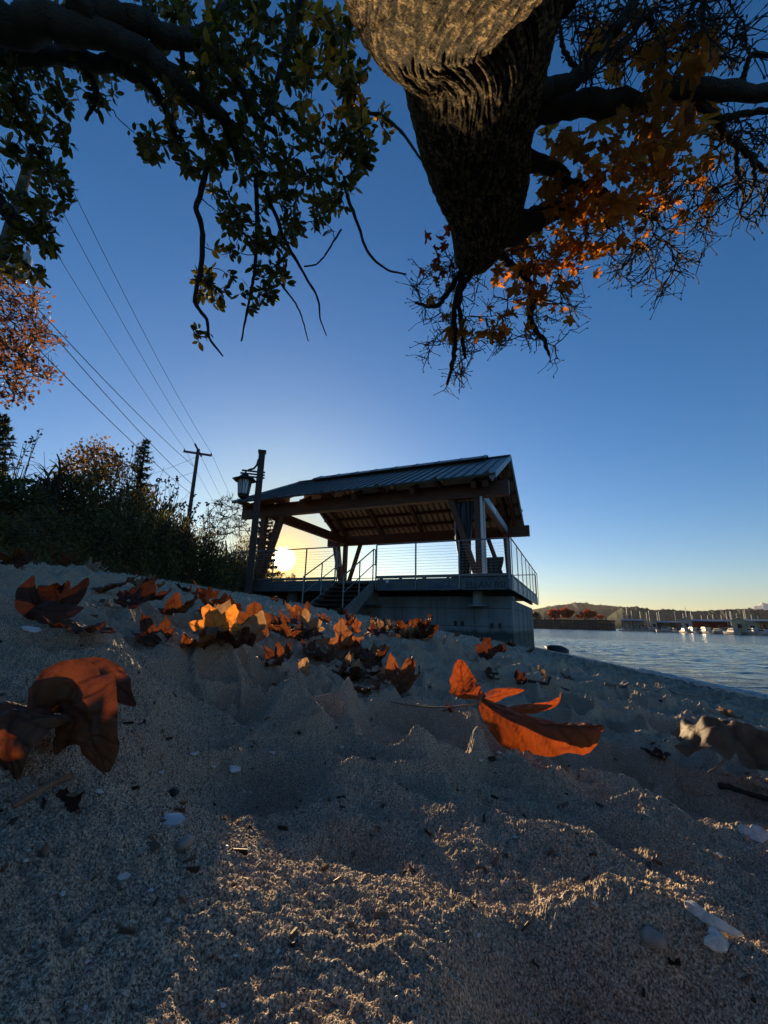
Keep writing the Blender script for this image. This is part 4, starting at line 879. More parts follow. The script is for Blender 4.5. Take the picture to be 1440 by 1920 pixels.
# ---- the leaf with draped lobes at the lower left
RT = _R.copy()
def dist_at(px, py): return float(np.linalg.norm(hit(px, py) - ORG))
d1 = dist_at(170, 1474)
lobed_leaf([
    dict(mid=pxs([(84, 1352, d1 * 1.04), (118, 1338, d1 * 1.02), (150, 1362, d1 * .98), (172, 1412, d1 * .97), (196, 1470, d1 * 1.0)]), hw=74 * d1 / 960, side=-ray(100, 1400) * .25 + RT + _U * .45, cup=.14, n=56, m=37, seed=2, power=.62, wr=.17, wav=.10),
    dict(mid=pxs([(84, 1352, d1 * 1.05), (120, 1305, d1 * 1.10), (175, 1288, d1 * 1.14), (222, 1305, d1 * 1.14), (252, 1340, d1 * 1.08)]), hw=44 * d1 / 960, side=ray(100, 1400) * .8 + _U * .75, cup=-.35, n=48, m=31, seed=3, wr=.20, wav=.12),
    dict(mid=pxs([(84, 1352, d1 * 1.04), (50, 1348, d1 * 1.0), (22, 1368, d1 * .97), (8, 1420, d1 * .96), (22, 1486, d1 * .98)]), hw=78 * d1 / 960, side=RT + _U * -.25, cup=.18, n=48, m=31, seed=5, power=.6, wr=.18, wav=.12)],
    pxs([(128, 1478, d1 * .97), (100, 1490, d1 * .93), (60, 1515, d1 * .88), (22, 1540, d1 * .84)]), M['leaf_big'], 'largest brown orange leaf draped over itself with glowing lower edge', stem_r=.0026)
# ---- the long curled leaf with an upright lobe and a long stalk
d2 = dist_at(1000, 1425)
lobed_leaf([
    dict(mid=pxs([(905, 1352, d2 * 1.06), (960, 1385, d2 * 1.02), (1035, 1408, d2 * .99), (1095, 1412, d2 * .98), (1136, 1410, d2 * .99)]), hw=40 * d2 / 960, side=ray(1000, 1400) * .9 + _U * .75, cup=1.15, n=60, m=31, seed=7, wr=.30, wav=.22),
    dict(mid=pxs([(905, 1352, d2 * 1.06), (876, 1345, d2 * 1.10), (868, 1312, d2 * 1.14), (862, 1272, d2 * 1.16)]), hw=38 * d2 / 960, side=RT + _U * .1, cup=.35, n=44, m=25, seed=8, wr=.22, wav=.15),
    dict(mid=pxs([(905, 1352, d2 * 1.06), (930, 1345, d2 * 1.14), (960, 1335, d2 * 1.2), (985, 1330, d2 * 1.22)]), hw=13 * d2 / 960, side=_U + ray(900, 1350) * .3, cup=.7, seed=9, wr=.3, wav=.25),
    dict(mid=pxs([(950, 1375, d2 * 1.06), (1010, 1372, d2 * 1.10), (1048, 1360, d2 * 1.14), (1056, 1336, d2 * 1.15)]), hw=11 * d2 / 960, side=_U + RT * .3, cup=.6, seed=10, wr=.3, wav=.25)],
    pxs([(905, 1350, d2 * 1.06), (888, 1362, d2 * 1.05), (830, 1368, d2 * 1.06), (770, 1362, d2 * 1.10), (733, 1354, d2 * 1.14)]), M['leaf_roll'], 'long curled orange brown leaf with one lobe standing up and a trailing stalk')
# ---- the big crumpled leaf at the water side
fallen(1395, 1462, 235, M['leaf_tan'], 'big crumpled pale brown leaf lying nearest the water', .22, .12, -1.0, -.75, -.45, -.1, 11, .35, .5, .13)
# ---- the dark red leaf with three curled up lobes on the crest of the sand
d4 = dist_at(100, 1160)
lobed_leaf([
    dict(mid=pxs([(100, 1150, d4), (70, 1142, d4), (55, 1118, d4 * 1.01), (62, 1086, d4 * 1.02)]), hw=22 * d4 / 960, side=RT + _U * .3, cup=.5, seed=13),
    dict(mid=pxs([(100, 1150, d4), (105, 1135, d4 * 1.04), (100, 1110, d4 * 1.08), (108, 1100, d4 * 1.05)]), hw=30 * d4 / 960, side=RT, cup=.4, seed=14),
    dict(mid=pxs([(100, 1150, d4), (128, 1140, d4), (148, 1115, d4 * 1.0), (164, 1090, d4 * 1.02)]), hw=14 * d4 / 960, side=RT * .6 - _U * .6, cup=.6, seed=15),
    dict(mid=pxs([(60, 1148, d4 * .98), (90, 1152, d4 * .95), (125, 1150, d4 * .95), (156, 1146, d4 * .98)]), hw=20 * d4 / 960, side=_U * .7 + ray(100, 1150) * .7, cup=.3, seed=16)],
    None, M['leaf_dark'], 'dark red brown leaf with three lobes curled up like fingers')
PI = math.pi
F_ = M['leaf_fallen']; FG = M['leaf_gold']; FT = M['leaf_tan']; FD = M['leaf_dark']
for a in [
    (400, 1208, 105, FG, 'glowing golden leaf propped on edge beside the upright pink brown leaf', .95, -.35, .5, .5, .4, .1, 21, .35),
    (470, 1208, 88, F_, 'upright pinkish orange leaf standing beside the golden leaf', 1.45, .05, .1, .5, .25, .05, 22, .6),
    (392, 1232, 92, FT, 'dry tan leaf curled face down below the golden leaf', .35, .2, 2.2, -1.2, -.6, -.2, 23, .5),
    (528, 1240, 66, F_, 'small orange leaf with raised lobes beside the tan curl', .9, .2, -.4, .9, .5, .3, 24, .2),
    (570, 1264, 56, FT, 'tightly curled tan leaf showing a round hollow', 1.2, .4, .5, 2.0, 1.0, .2, 25, .5),
    (640, 1226, 118, F_, 'wide orange leaf bent over in the middle of the leaf cluster', .55, -.1, .7, -.9, .5, .25, 26, .3),
    (668, 1186, 50, F_, 'small bright orange leaf standing on top of the leaf cluster', 1.2, 0, 1.0, .7, .3, .2, 27, .2),
    (705, 1232, 58, FT, 'pale folded leaf leaning at the end of the leaf cluster', .8, .3, -.9, 1.0, .5, .1, 28, .4),
    (745, 1292, 128, F_, 'folded orange leaf with dark red tip lifted above the sand ridge', .75, .25, -.6, 1.1, .7, .35, 29, .25),
    (668, 1272, 76, FT, 'pale and orange crumpled leaf whose long stalk crosses the sand ridge', .7, -.3, 1.9, 1.2, .4, .3, 30, .3),
    (690, 1306, 84, FD, 'reddish leaf lying flat under the folded orange leaf', .12, .1, 2.6, .5, .3, .1, 31, .3),
    (285, 1208, 100, F_, 'brown leaf with one lobe pointing up at the edge of the footprint', .45, -.3, .9, .9, .5, .5, 32, .3),
    (145, 1212, 125, FD, 'flat dark brown leaf lying in the shaded hollow', .10, .05, 1.3, .35, .15, .1, 33, .25),
    (245, 1140, 74, FD, 'dull brown leaf resting on the sand crest beside the bank', .4, .1, .3, .9, .4, .3, 34, .3),
    (272, 1132, 46, F_, 'small orange brown leaf tilted up on the sand crest', .9, .2, -.7, .8, .4, .3, 35, .3),
    (400, 1148, 66, FD, 'brown folded leaf catching light above the golden leaf', .5, .4, 1.0, 1.3, .6, .1, 36, .4),
    (608, 1168, 40, F_, 'small rust leaf on the sand in front of the stairs', .5, .1, .3, .8, .3, .3, 37, .2),
    (655, 1168, 46, FD, 'dark curled leaf behind the leaf cluster', .8, .2, .9, 1.0, .4, .3, 38, .2),
    (925, 1244, 92, FD, 'brown rolled leaf lying near the concrete corner', .25, .15, -1.2, 1.9, .3, .1, 39, .4),
    (922, 1268, 40, F_, 'small red orange leaf propped up in front of the rolled leaf', .9, .1, .2, .6, .3, .1, 40, .5),
    (978, 1290, 42, FD, 'dark cupped leaf with a bright gap beside a twig', 1.2, -.2, .4, 1.7, .8, .2, 41, .5),
    (1020, 1276, 36, FT, 'pale papery leaf standing on edge near the water', 1.1, .2, .9, 1.0, .4, .2, 42, .4),
    (1065, 1272, 34, FT, 'pale brown leaf lying low near the wet sand', .3, .2, .4, .8, .4, .2, 43, .3),
    (1375, 1345, 42, FT, 'small dry leaf behind the big crumpled leaf', .5, .1, .6, 1.0, .4, .2, 44, .3),
    (535, 1690, 34, FD, 'tiny red brown leaf scrap in the sunlit sand', .4, .2, .6, .9, .4, .1, 45, .6),
    (115, 1508, 70, FD, 'dark crumpled leaf scrap under the largest leaf', .2, .1, .6, .9, .6, .2, 46, .5),
    (845, 1342, 30, FD, 'dark leaf scrap at the foot of the long stalk', .5, .1, .6, .9, .6, .2, 47, .4),
    (1232, 1432, 56, FD, 'brown leaf half buried in the sand before the crumpled leaf', .1, .1, .6, .5, .3, .1, 48, .4),
    (560, 1118, 34, F_, 'orange leaf lying where the sand meets the grass below the sun', .6, .1, .6, .9, .6, .2, 49, .3),
    (340, 1112, 46, FD, 'brown leaf at the grassy edge below the shrubs', .3, .1, 1.6, .9, .4, .2, 50, .3)]:
    fallen(a[0], a[1], a[2], a[3], a[4], a[5] * (.7 if a[11] not in (21, 22, 27) else 1), a[6], a[7], a[8], a[9], a[10], a[11], a[12], stem=.0 if a[11] in (31, 45, 46, 47, 48) else .8)
# leaves blown against the concrete and scattered over the middle sand: alike, told apart only by place
R2 = random.Random(12)
for k in range(70):
    if k < 34: px, py = R2.uniform(690, 830), R2.uniform(1150, 1196); py = max(py, 1148 + (px - 690) * .24)
    elif k < 56: px, py = R2.uniform(430, 1000), R2.uniform(1140, 1215); py = max(py, 1145 + max(0, px - 640) * .22)
    else: px, py = R2.uniform(200, 560), R2.uniform(1100, 1150)
    c = hit(px, py); dd_ = np.linalg.norm(c - ORG)
    if dd_ > 17 or dd_ < .8: continue
    fallen(px, py, R2.uniform(.13, .24) * 960 * 1.0 / dd_ , R2.choice([FD, FD, F_, FT]), ('small dry leaf blown against the foot of the concrete wall' if k < 34 else 'small dry leaf scattered on the sand in front of the stairs' if k < 56 else 'small brown leaf along the grassy edge of the sand'),
           R2.uniform(0, .7), R2.uniform(-.3, .3), R2.uniform(0, 6), R2.uniform(.3, 1.3), R2.uniform(0, .8), R2.uniform(0, .4), 100 + k, .3, 0.0,
           group=('leaves against the concrete wall' if k < 34 else 'leaves scattered before the stairs' if k < 56 else 'leaves along the grassy edge'))
for k in range(22):
    px = R2.uniform(330, 740); py = 1172 + (px - 330) * .20 + R2.uniform(-36, 42); c = hit(px, py); dd_ = np.linalg.norm(c - ORG)
    if dd_ < .8 or dd_ > 7: continue
    fallen(px, py, min(110, R2.uniform(.10, .19) * 960 / dd_), R2.choice([FD, F_, FT, FD, F_]), 'crumpled brown leaf half buried in the drift of leaves', R2.uniform(0, .35), R2.uniform(-.4, .4), R2.uniform(0, 6), R2.uniform(.4, 1.6), R2.uniform(-.5, .9), R2.uniform(0, .5), 260 + k, R2.uniform(.1, .5), 0.0, wr=.16, sink=.02, group='leaves half buried in the drift')
for k, (px, py, w_, mt, lb) in enumerate([(48, 1022, 44, FT, 'pale brown leaf caught high on the dark bank'), (140, 1036, 40, FG, 'yellow leaf lying on the dark bank'), (95, 1050, 46, F_, 'brown leaf on the bank above the sand crest'), (120, 1062, 50, FD, 'dark leaf lying where bank and sand crest meet'),
                                          (20, 1058, 60, F_, 'rust leaf among litter at the picture edge bank'), (40, 1064, 60, FD, 'dark rust leaf in the leaf litter above the crest'), (180, 1072, 42, FT, 'grey tan leaf on the slope below the shrubs'), (225, 1068, 40, FT, 'light leaf at the foot of the shrubs')]):
    fallen(px, py, w_, mt, lb, .5, .1 * k, 1.1 * k, .6, .3, .2, 200 + k, .1, group='leaves on the dark bank')

# ------------------------------------------------------------------ shells, pebbles, sticks, the dark rock
M['shell'] = plain('shell', (0.60, 0.55, 0.49), 0.5, 0.3, 90, 0.4, bd=.002)
M['shell_blue'] = plain('blue_white_shell', (0.45, 0.48, 0.52), 0.35, 0.1, 60, 0.1, bd=.002)
M['pebble'] = plain('pebble', (0.30, 0.27, 0.23), 0.7, 0.3, 80, 0.2, bd=.002)
M['rock'] = plain('dark_wet_rock', (0.022, 0.022, 0.022), 0.5, 0.4, 8, 0.5)
M['drift'] = plain('driftwood', (0.20, 0.17, 0.14), 0.8, 0.3, 30, 0.4, bd=.004)
def chip(px, py, wpx, mat, label, ridges=0, tilt=.3, heading=0.0, seed=0, asp=.7, name='shell_fragment', cat='shell', group=None):
    """curved broken piece of shell with thickness"""
    c = hit(px, py); s_ = wpx * np.linalg.norm(c - ORG) / 960 / 2; R_ = np.random.default_rng(seed); n, m = 8, 44; th = np.arange(m) * 2 * PI / m
    kc = 5 + seed % 3; rad = np.cos(PI / kc) / np.cos(np.mod(th + seed, 2 * PI / kc) - PI / kc) if not ridges else np.ones(m); rad = rad * (1 + .30 * np.interp(th, np.linspace(0, 2 * PI, 7), np.append(q := R_.normal(size=6), q[0]))); top, bot = [], []
    for i in range(n):
        f = (i + .001) / (n - 1); x = f * rad * np.cos(th); y = f * rad * np.sin(th) * asp; z = (.10 + .14 * (ridges > 0)) * (1 - f * f) + .05 * np.cos(th * ridges) * f * (ridges > 0)
        top.append(np.stack([x, y, z], -1)); bot.append(np.stack([x, y, z - .10], -1))
    P = np.array(top + bot[::-1]).reshape(-1, 3) * s_; fs = []
    for i in range(2 * n - 1):
        for j in range(m): k = (j + 1) % m; fs.append((i * m + j, i * m + k, (i + 1) * m + k, (i + 1) * m + j))
    P = xform(P, tilt, tilt * .4, heading) + c; P[:, 2] -= (P[:, 2] - G(P[:, 0], P[:, 1], False)).min() + .12 * s_
    o = MB().add(P, fs).build(name, mat, origin=(c[0], c[1], P[:, 2].min()), smooth=False); tag(o, label, cat, group)
def pebble(px, py, wpx, mat, label, seed=0, squash=.6, name='pebble', cat='pebble', group=None):
    c = hit(px, py); s_ = wpx * np.linalg.norm(c - ORG) / 960 / 2; n, m = 9, 14; vs = []
    for i in range(n + 1):
        a = PI * i / n
        for j in range(m):
            b = 2 * PI * j / m; d = np.array([math.sin(a) * math.cos(b), math.sin(a) * math.sin(b), math.cos(a)])
            vs.append(d * (1 + .3 * float(pn(d[0] * 1.3 + seed, d[1] * 1.3 + d[2], seed))) * [1, .75, squash])
    P = xform(np.array(vs) * s_, .1, .2, seed) + c; P[:, 2] -= (P[:, 2] - G(P[:, 0], P[:, 1], False)).min() + .35 * s_
    fs = [(i * m + j, i * m + (j + 1) % m, (i + 1) * m + (j + 1) % m, (i + 1) * m + j) for i in range(n) for j in range(m)]
    o = MB().add(P, fs).build(name, mat, origin=(c[0], c[1], P[:, 2].min()), smooth=True); tag(o, label, cat, group)
chip(320, 1550, 40, M['shell_blue'], 'bluish white flat shell chip on shaded sand near the sunlit strip', 0, .25, .3, 1)
chip(436, 1452, 28, M['shell'], 'oval white shell chip beside the sunlit strip', 0, .3, .9, 2)
chip(1322, 1726, 54, M['shell'], 'long ribbed pale shell lying on the rim of the hollow', 9, .55, -.6, 3, .42)
chip(60, 1182, 34, M['shell'], 'white shell chip on the sand below the dark red leaf', 0, .3, .4, 4)
chip(183, 1490, 24, M['shell'], 'white chip under the glowing edge of the largest leaf', 0, .5, .9, 5)
chip(1410, 1568, 34, M['shell'], 'white angular shell chip on the dark sand by the buried stick', 0, .6, -.8, 6)
chip(230, 1648, 22, M['shell'], 'small white chip on the shaded sand below the bluish chip', 0, .3, .3, 7)
chip(511, 1414, 16, M['shell'], 'little white shell chip above the oval one', 0, .4, .3, 8)
chip(365, 1420, 16, M['shell'], 'little white chip between the largest leaf and the lit sand', 0, .4, .3, 9)
chip(400, 1445, 12, M['shell'], 'tiny white chip beside the oval shell chip', 0, .4, 1.3, 10)
chip(1350, 1790, 44, M['shell'], 'broad white shell half buried on the lip of the hollow', 13, .5, .5, 21, .62)
pebble(1230, 1795, 36, M['pebble'], 'grey pebble in the dark hollow', 2)
pebble(728, 1645, 22, M['pebble'], 'small pale pebble on the sunlit strip', 3)
pebble(346, 1590, 30, M['pebble'], 'beige pebble at the shaded edge of the sunlit strip', 4)
pebble(325, 1495, 22, M['rock'], 'dark small pebble in the shaded sand', 5)
pebble(1046, 1222, 46, M['rock'], 'black rock at the edge of the water beside the concrete base', 6, .42, 'shore_rock', 'rock')
pebble(560, 1385, 12, M['rock'], 'tiny dark pebble in the footprint', 8)
R3 = random.Random(5)
for k in range(60):
    px, py = R3.uniform(0, 1440), R3.uniform(1330, 1910)
    (chip if k % 3 else pebble)(px, py, R3.uniform(5, 10), R3.choice([M['shell'], M['pebble'], M['shell']]), 'tiny pale shell crumb or grit on the near sand', seed=60 + k, **(dict(group='shell crumbs on the sand', name='shell_crumb')))
def stick(pts, r, label, mat=None, group=None):
    P = []
    for p in pts:
        h_ = hit(*p); P.append([h_[0], h_[1], float(G(h_[0], h_[1], False)) + r * .5])
    P = bezier(P, 18); P[:, 2] = np.maximum(P[:, 2], G(P[:, 0], P[:, 1], False) + r * .3)
    o = MB().tube(P, np.linspace(r, r * .55, 18) * (1 + .15 * np.sin(np.arange(18) * 2.1)), 8).build('driftwood_stick', mat or M['drift'], origin=tuple(P[0]), smooth=True); tag(o, label, 'stick', group)
stick([(1135, 1284), (1215, 1296), (1302, 1306)], .008, 'pale driftwood stick lying on the wet sand')
stick([(1350, 1478), (1400, 1492), (1460, 1506)], .007, 'dark stick half buried before the big crumpled leaf', M['bark_twig'])
stick([(990, 1282), (1030, 1292), (1068, 1296)], .007, 'thin dark twig beside the cupped leaf', M['bark_twig'])
stick([(120, 1760), (160, 1720), (196, 1690)], .0012, 'short dry straw on the shaded near sand')
stick([(1270, 1215), (1290, 1228), (1315, 1240)], .02, 'dark weed stalk at the tide line', M['bark_twig'])

n = 700; rr_ = R3; rad_ = NR.uniform(.22, 2.6, n); an_ = np.radians(NR.uniform(-44, 44, n)); dx_, dy_ = rad_ * np.sin(an_), rad_ * np.cos(an_); gz_ = G(dx_, dy_, False); mbd = MB()
for i in range(n):
    c_ = np.array([dx_[i], dy_[i], gz_[i] + .0015]); l_ = NR.uniform(.002, .007) * (.6 + rad_[i] * .5); A_ = NR.normal(size=3) * [1, 1, .35]; A_ *= l_ / np.linalg.norm(A_); B_ = np.cross(A_, NR.normal(size=3)); B_ *= l_ * NR.uniform(.2, .6) / np.linalg.norm(B_); D_ = np.cross(A_, B_); D_ *= .0006 / np.linalg.norm(D_)
    mbd.box(c_, A_, B_, D_)
o = mbd.build('debris', foliage('leaf_crumbs', (0.03, 0.018, 0.012), (0.20, 0.13, 0.08), 0.2)); tag(o, 'dark crumbs of leaf and bark strewn over the sand', 'debris', kind='stuff')

# ------------------------------------------------------------------ trees: shared tools
def wpx(px, py, dist, w): return w / 2 * dist / math.sqrt(FPX**2 + (px - 720)**2 + (py - 960)**2)
def limb_path(pts, n=40):
    """pts: (px, py, dist, width in px) -> centre line and radii"""
    P = np.array([at(a, b, c) for a, b, c, w in pts]); r = np.array([wpx(a, b, c, w) for a, b, c, w in pts])
    Q_ = bezier(np.hstack([P, r[:, None]]), n); return Q_[:, :3], np.maximum(Q_[:, 3], .0015)
def knobbly(P, r, seed, amt=.12, n=10):
    """limb with uneven girth and small kinks"""
    t = np.arange(len(P)); k = np.stack([pn(t / 3.1, t * 0 + i, seed + i) for i in range(3)], -1); b = MB()
    b.tube(P + k * r[:, None] * .9, r * (1 + amt * 3 * pn(t / 2.3, t * 0, seed + 5)), n); return b
def in_poly(poly, n, R_):
    poly = np.array(poly, float); lo, hi = poly.min(0), poly.max(0); out = []
    while len(out) < n:
        p = lo + R_.random(2) * (hi - lo); c_ = False; j = len(poly) - 1
        for i in range(len(poly)):
            if (poly[i, 1] > p[1]) != (poly[j, 1] > p[1]) and p[0] < (poly[j, 0] - poly[i, 0]) * (p[1] - poly[i, 1]) / (poly[j, 1] - poly[i, 1]) + poly[i, 0]: c_ = not c_
            j = i
        if c_: out.append(p)
    return np.array(out)
def grow(nodes, tips, R_, r0=.004, r1=.0018, steps=7, jit=.10, droop=.03, sides=5, shoots=0, shoot_len=.06, maxlen=9e9):
    """joins every tip to the nearest node by a crooked twig; returns the twig mesh and the end direction of each tip"""
    mb = MB(); nodes = [tuple(p) for p in nodes]; N = np.array(nodes); ends = []
    order = np.argsort([np.min(((N - t) ** 2).sum(1)) for t in tips]); tips = np.asarray(tips)[order]
    for t in tips:
        d2_ = ((N - t) ** 2).sum(1); i = int(np.argmin(d2_)); a = N[i]; Ld = math.sqrt(d2_[i])
        s_ = np.linspace(0, 1, steps); P = a + (t - a) * s_[:, None]; off = np.cumsum(R_.normal(size=(steps, 3)), 0) * Ld * jit / math.sqrt(steps)
        off = off - s_[:, None] * off[-1]; off[0] = 0; P = P + off; P[:, 2] += -droop * np.sin(s_ * PI) * Ld
        f = min(1.6, .6 + Ld * .9); mb.tube(P, np.linspace(r0 * f, r1, steps), sides, cap=False); N = np.vstack([N, P[1:]])
        e = P[-1] - P[-2]; ends.append((P[-1], e / max(np.linalg.norm(e), 1e-6)))
        for k in range(shoots):
            j = R_.integers(1, steps); b0 = P[j]; dr = (P[-1] - P[0]) / max(Ld, 1e-6) + R_.normal(size=3) * .8; dr /= np.linalg.norm(dr); l_ = shoot_len * (.4 + R_.random())
            k1 = b0 + dr * l_ * .5 + R_.normal(size=3) * l_ * .1; k2 = b0 + dr * l_ + R_.normal(size=3) * l_ * .15
            mb.tube([b0, k1, k2], [r1 * 1.1, r1 * .9, r1 * .7], 4, cap=False)
            mb.tube([k2, k2 + dr * .008, k2 + dr * .016], [r1 * .8, r1 * 2.0, r1 * .4], 4, cap=False)
    return mb, ends
def frame(d, roll, R_=None):
    """matrix whose y axis is d"""
    d = Vector(d).normalized(); u_ = Vector((0, 0, 1)) if abs(d.z) < .95 else Vector((1, 0, 0)); x_ = d.cross(u_).normalized(); z_ = x_.cross(d)
    x2 = x_ * math.cos(roll) + z_ * math.sin(roll); z2 = x2.cross(d); return np.array([[x2.x, d.x, z2.x], [x2.y, d.y, z2.y], [x2.z, d.z, z2.z]])
def oval_leaf():
    """folded oval blade of unit length along +y with a short stalk"""
    ys_ = np.array([0, .10, .22, .40, .60, .80, .93, 1.0]); w_ = np.array([.012, .012, .13, .215, .23, .17, .08, .01]); V = []
    for y_, q in zip(ys_, w_): V += [(-q, y_, .10 * q - .10 * y_ * y_), (0, y_, -.05 * q * 4 * .5 - .10 * y_ * y_), (q, y_, .10 * q - .10 * y_ * y_)]
    return np.array(V), [(i * 3 + j, i * 3 + j + 1, i * 3 + j + 4, i * 3 + j + 3) for i in range(len(ys_) - 1) for j in (0, 1)], np.tile([0, 1.0, 0], len(ys_))
def place_leaf(name, me, R3_, s_, pos, parent):
    o = bpy.data.objects.new(name, me); COL.objects.link(o); o.parent = parent; p = np3(pos) - ORIGIN[parent.name]
    o.matrix_local = Matrix(((*(R3_[0] * s_), p[0]), (*(R3_[1] * s_), p[1]), (*(R3_[2] * s_), p[2]), (0, 0, 0, 1))); return o

# ------------------------------------------------------------------ the great leaning maple over the beach
R_ = np.random.default_rng(21)
tb = np.array([1.15, -1.75, 0.0]); tb[2] = float(G(tb[0], tb[1], False)) - .25
MP = empty('leaning_maple', tb, 'huge leaning maple with furrowed mossy trunk and few orange leaves overhead', 'tree')
kn = at(888, 478, 3.12)
ctl = [(*tb, .52), (1.0, -1.25, 1.75, .40), (*at(900, -330, 1.80), .31), (*at(892, 0, 2.08), .258), (*at(892, 150, 2.34), .252), (*at(893, 260, 2.52), .236), (*at(905, 350, 2.70), .212), (*at(908, 420, 2.88), .165), (*kn, .112), (*(kn + [.02, .12, .28]), .12), (*(kn + [-.02, .22, .9]), .115), (*(kn + [-.05, .3, 2.2]), .09), (*(kn + [.1, .5, 3.6]), .05)]
C_ = bezier(ctl, 560); P, rr = C_[:, :3], C_[:, 3]; nth = 600
tan = np.gradient(P, axis=0); tan /= np.linalg.norm(tan, axis=1, keepdims=True); a = np.cross(tan[0], [0, 0, 1.0]); a /= np.linalg.norm(a); V = np.zeros((len(P), nth, 3)); FU = np.zeros((len(P), nth))
arc = np.concatenate([[0], np.cumsum(np.linalg.norm(np.diff(P, axis=0), axis=1))]); th = np.linspace(0, 2 * PI, nth)
for i in range(len(P)):
    a = a - tan[i] * (a @ tan[i]); a /= np.linalg.norm(a); b = np.cross(tan[i], a)
    cw = np.cos(th) * rr[i]; sw = np.sin(th) * rr[i]; s_ = arc[i]
    wob = .012 * np.sin(th * 5 + s_ * 3)
    f1 = 1 - 2.9 * np.abs(pn(th * 116 / (2 * PI) + .5 * np.sin(th * 4 + s_ * 5) + .5 * np.sin(th * 11 - s_ * 13), th * 0 + s_ * 6.0, 81, 116)); f2 = pn(th * 70 / (2 * PI), th * 0 + s_ * 18, 83, 70); f3 = pn(th * 230 / (2 * PI), th * 0 + s_ * 55, 84, 230)
    h = np.clip(.75 * f1 + .95 * f2 + .50 * f3, -1.4, 1.1)
    FU[i] = h * .5 + .5; dsp = rr[i] * (1 + .06 * pn(np.cos(th) * 1.5 + 5, np.sin(th) * 1.5 + s_ * 1.3, 85)) + .0135 * h * min(1, rr[i] / .2)
    V[i] = P[i] + dsp[:, None] * (np.cos(th)[:, None] * a + np.sin(th)[:, None] * b)
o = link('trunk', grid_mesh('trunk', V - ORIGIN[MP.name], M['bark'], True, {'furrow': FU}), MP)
# limbs
mlimbs = [([(975, 215, 2.62, 62), (1040, 200, 2.66, 48), (1150, 192, 2.75, 40), (1290, 168, 2.9, 33), (1400, 172, 3.0, 30), (1540, 165, 3.2, 28), (1700, 120, 3.5, 24)], 'limb'),
          ([(970, 300, 2.7, 40), (1030, 312, 2.78, 24), (1052, 322, 2.8, 20), (1068, 346, 2.82, 20), (1110, 352, 2.9, 20), (1160, 384, 3.0, 14), (1232, 412, 3.15, 8)], 'limb'),
          ([(955, 430, 2.85, 60), (1000, 412, 2.88, 42), (1035, 396, 2.9, 34), (1062, 386, 2.95, 28)], 'limb'),
          ([(1000, 170, 2.5, 40), (1060, 158, 2.56, 30), (1100, 128, 2.62, 26), (1140, 72, 2.7, 22), (1180, 20, 2.75, 18), (1210, -60, 2.85, 14)], 'limb'),
          ([(960, 30, 2.2, 90), (1040, 0, 2.24, 60), (1090, -60, 2.3, 50), (1130, -160, 2.4, 40)], 'limb'),
          ([(935, 470, 3.05, 18), (957, 497, 3.1, 15), (985, 520, 3.15, 15), (1000, 560, 3.2, 13), (995, 600, 3.25, 11), (1020, 640, 3.3, 8), (1030, 666, 3.35, 5)], 'limb'),
          ([(868, 512, 3.1, 12), (852, 580, 3.15, 10), (853, 640, 3.2, 10), (848, 682, 3.2, 8), (838, 722, 3.25, 5)], 'limb'),
          ([(868, 505, 3.1, 12), (832, 560, 3.1, 9), (815, 574, 3.12, 8), (778, 568, 3.15, 5)], 'limb'),
          ([(880, 515, 3.1, 12), (862, 560, 3.15, 9), (868, 640, 3.2, 8), (872, 672, 3.22, 5)], 'limb'),
          ([(1300, 180, 2.92, 18), (1345, 222, 2.95, 15), (1390, 214, 3.0, 12), (1460, 205, 3.05, 10)], 'limb'),
          ([(1330, 215, 2.94, 14), (1370, 262, 3.0, 14), (1405, 290, 3.05, 13), (1430, 318, 3.1, 10), (1475, 335, 3.1, 8)], 'limb'),
          ([(1390, 170, 3.0, 14), (1398, 130, 3.0, 9), (1412, 102, 3.0, 9), (1460, 108, 3.05, 9)], 'limb'),
          ([(1140, 110, 2.68, 14), (1188, 60, 2.75, 11), (1205, 30, 2.78, 13), (1240, 58, 2.8, 10), (1275, 40, 2.85, 7), (1310, 0, 2.9, 6)], 'limb'),
          ([(1100, 150, 2.62, 12), (1060, 100, 2.6, 9), (1050, 50, 2.6, 8)], 'limb'),
          ([(1320, -10, 2.9, 10), (1315, 60, 2.9, 8), (1300, 110, 2.9, 8), (1290, 150, 2.9, 8)], 'limb'),
          ([(1383, 255, 3.0, 9), (1382, 320, 3.02, 7), (1395, 370, 3.05, 6), (1385, 400, 3.06, 4)], 'limb'),
          ([(1410, 290, 3.05, 9), (1414, 340, 3.06, 7), (1400, 380, 3.08, 5)], 'limb')]
mnodes = []
for k, (pts, nm) in enumerate(mlimbs):
    P, r = limb_path(pts, 44); knobbly(P, r, 300 + k * 7, .10, 12 if r[0] > .03 else 8).build(nm, M['bark_limb'] if r[0] > .015 else M['bark_twig'], MP, smooth=True); mnodes += list(P[8:])
def tips_px(poly, n, d0, d1): return np.array([at(p[0], p[1], R_.uniform(d0, d1)) for p in in_poly(poly, n, R_)])
tips = np.vstack([tips_px([(760, 520), (850, 450), (930, 560), (1090, 560), (1075, 610), (1045, 685), (960, 650), (900, 660), (862, 742), (795, 735), (785, 625)], 150, 2.95, 3.6),
                  tips_px([(1100, 420), (1250, 330), (1375, 330), (1330, 470), (1240, 560), (1130, 520)], 120, 2.9, 3.6),
                  tips_px([(1040, 0), (1400, -10), (1420, 120), (1300, 120), (1100, 160)], 130, 2.5, 3.2),
                  tips_px([(1330, 220), (1445, 220), (1445, 430), (1380, 410), (1340, 300)], 50, 2.9, 3.3), tips_px([(940, 460), (1100, 430), (1080, 560), (960, 560)], 50, 2.95, 3.4)])
mb, ends = grow(mnodes, tips, R_, .0062, .0024, 7, .10, .04, 5, 4, .09)
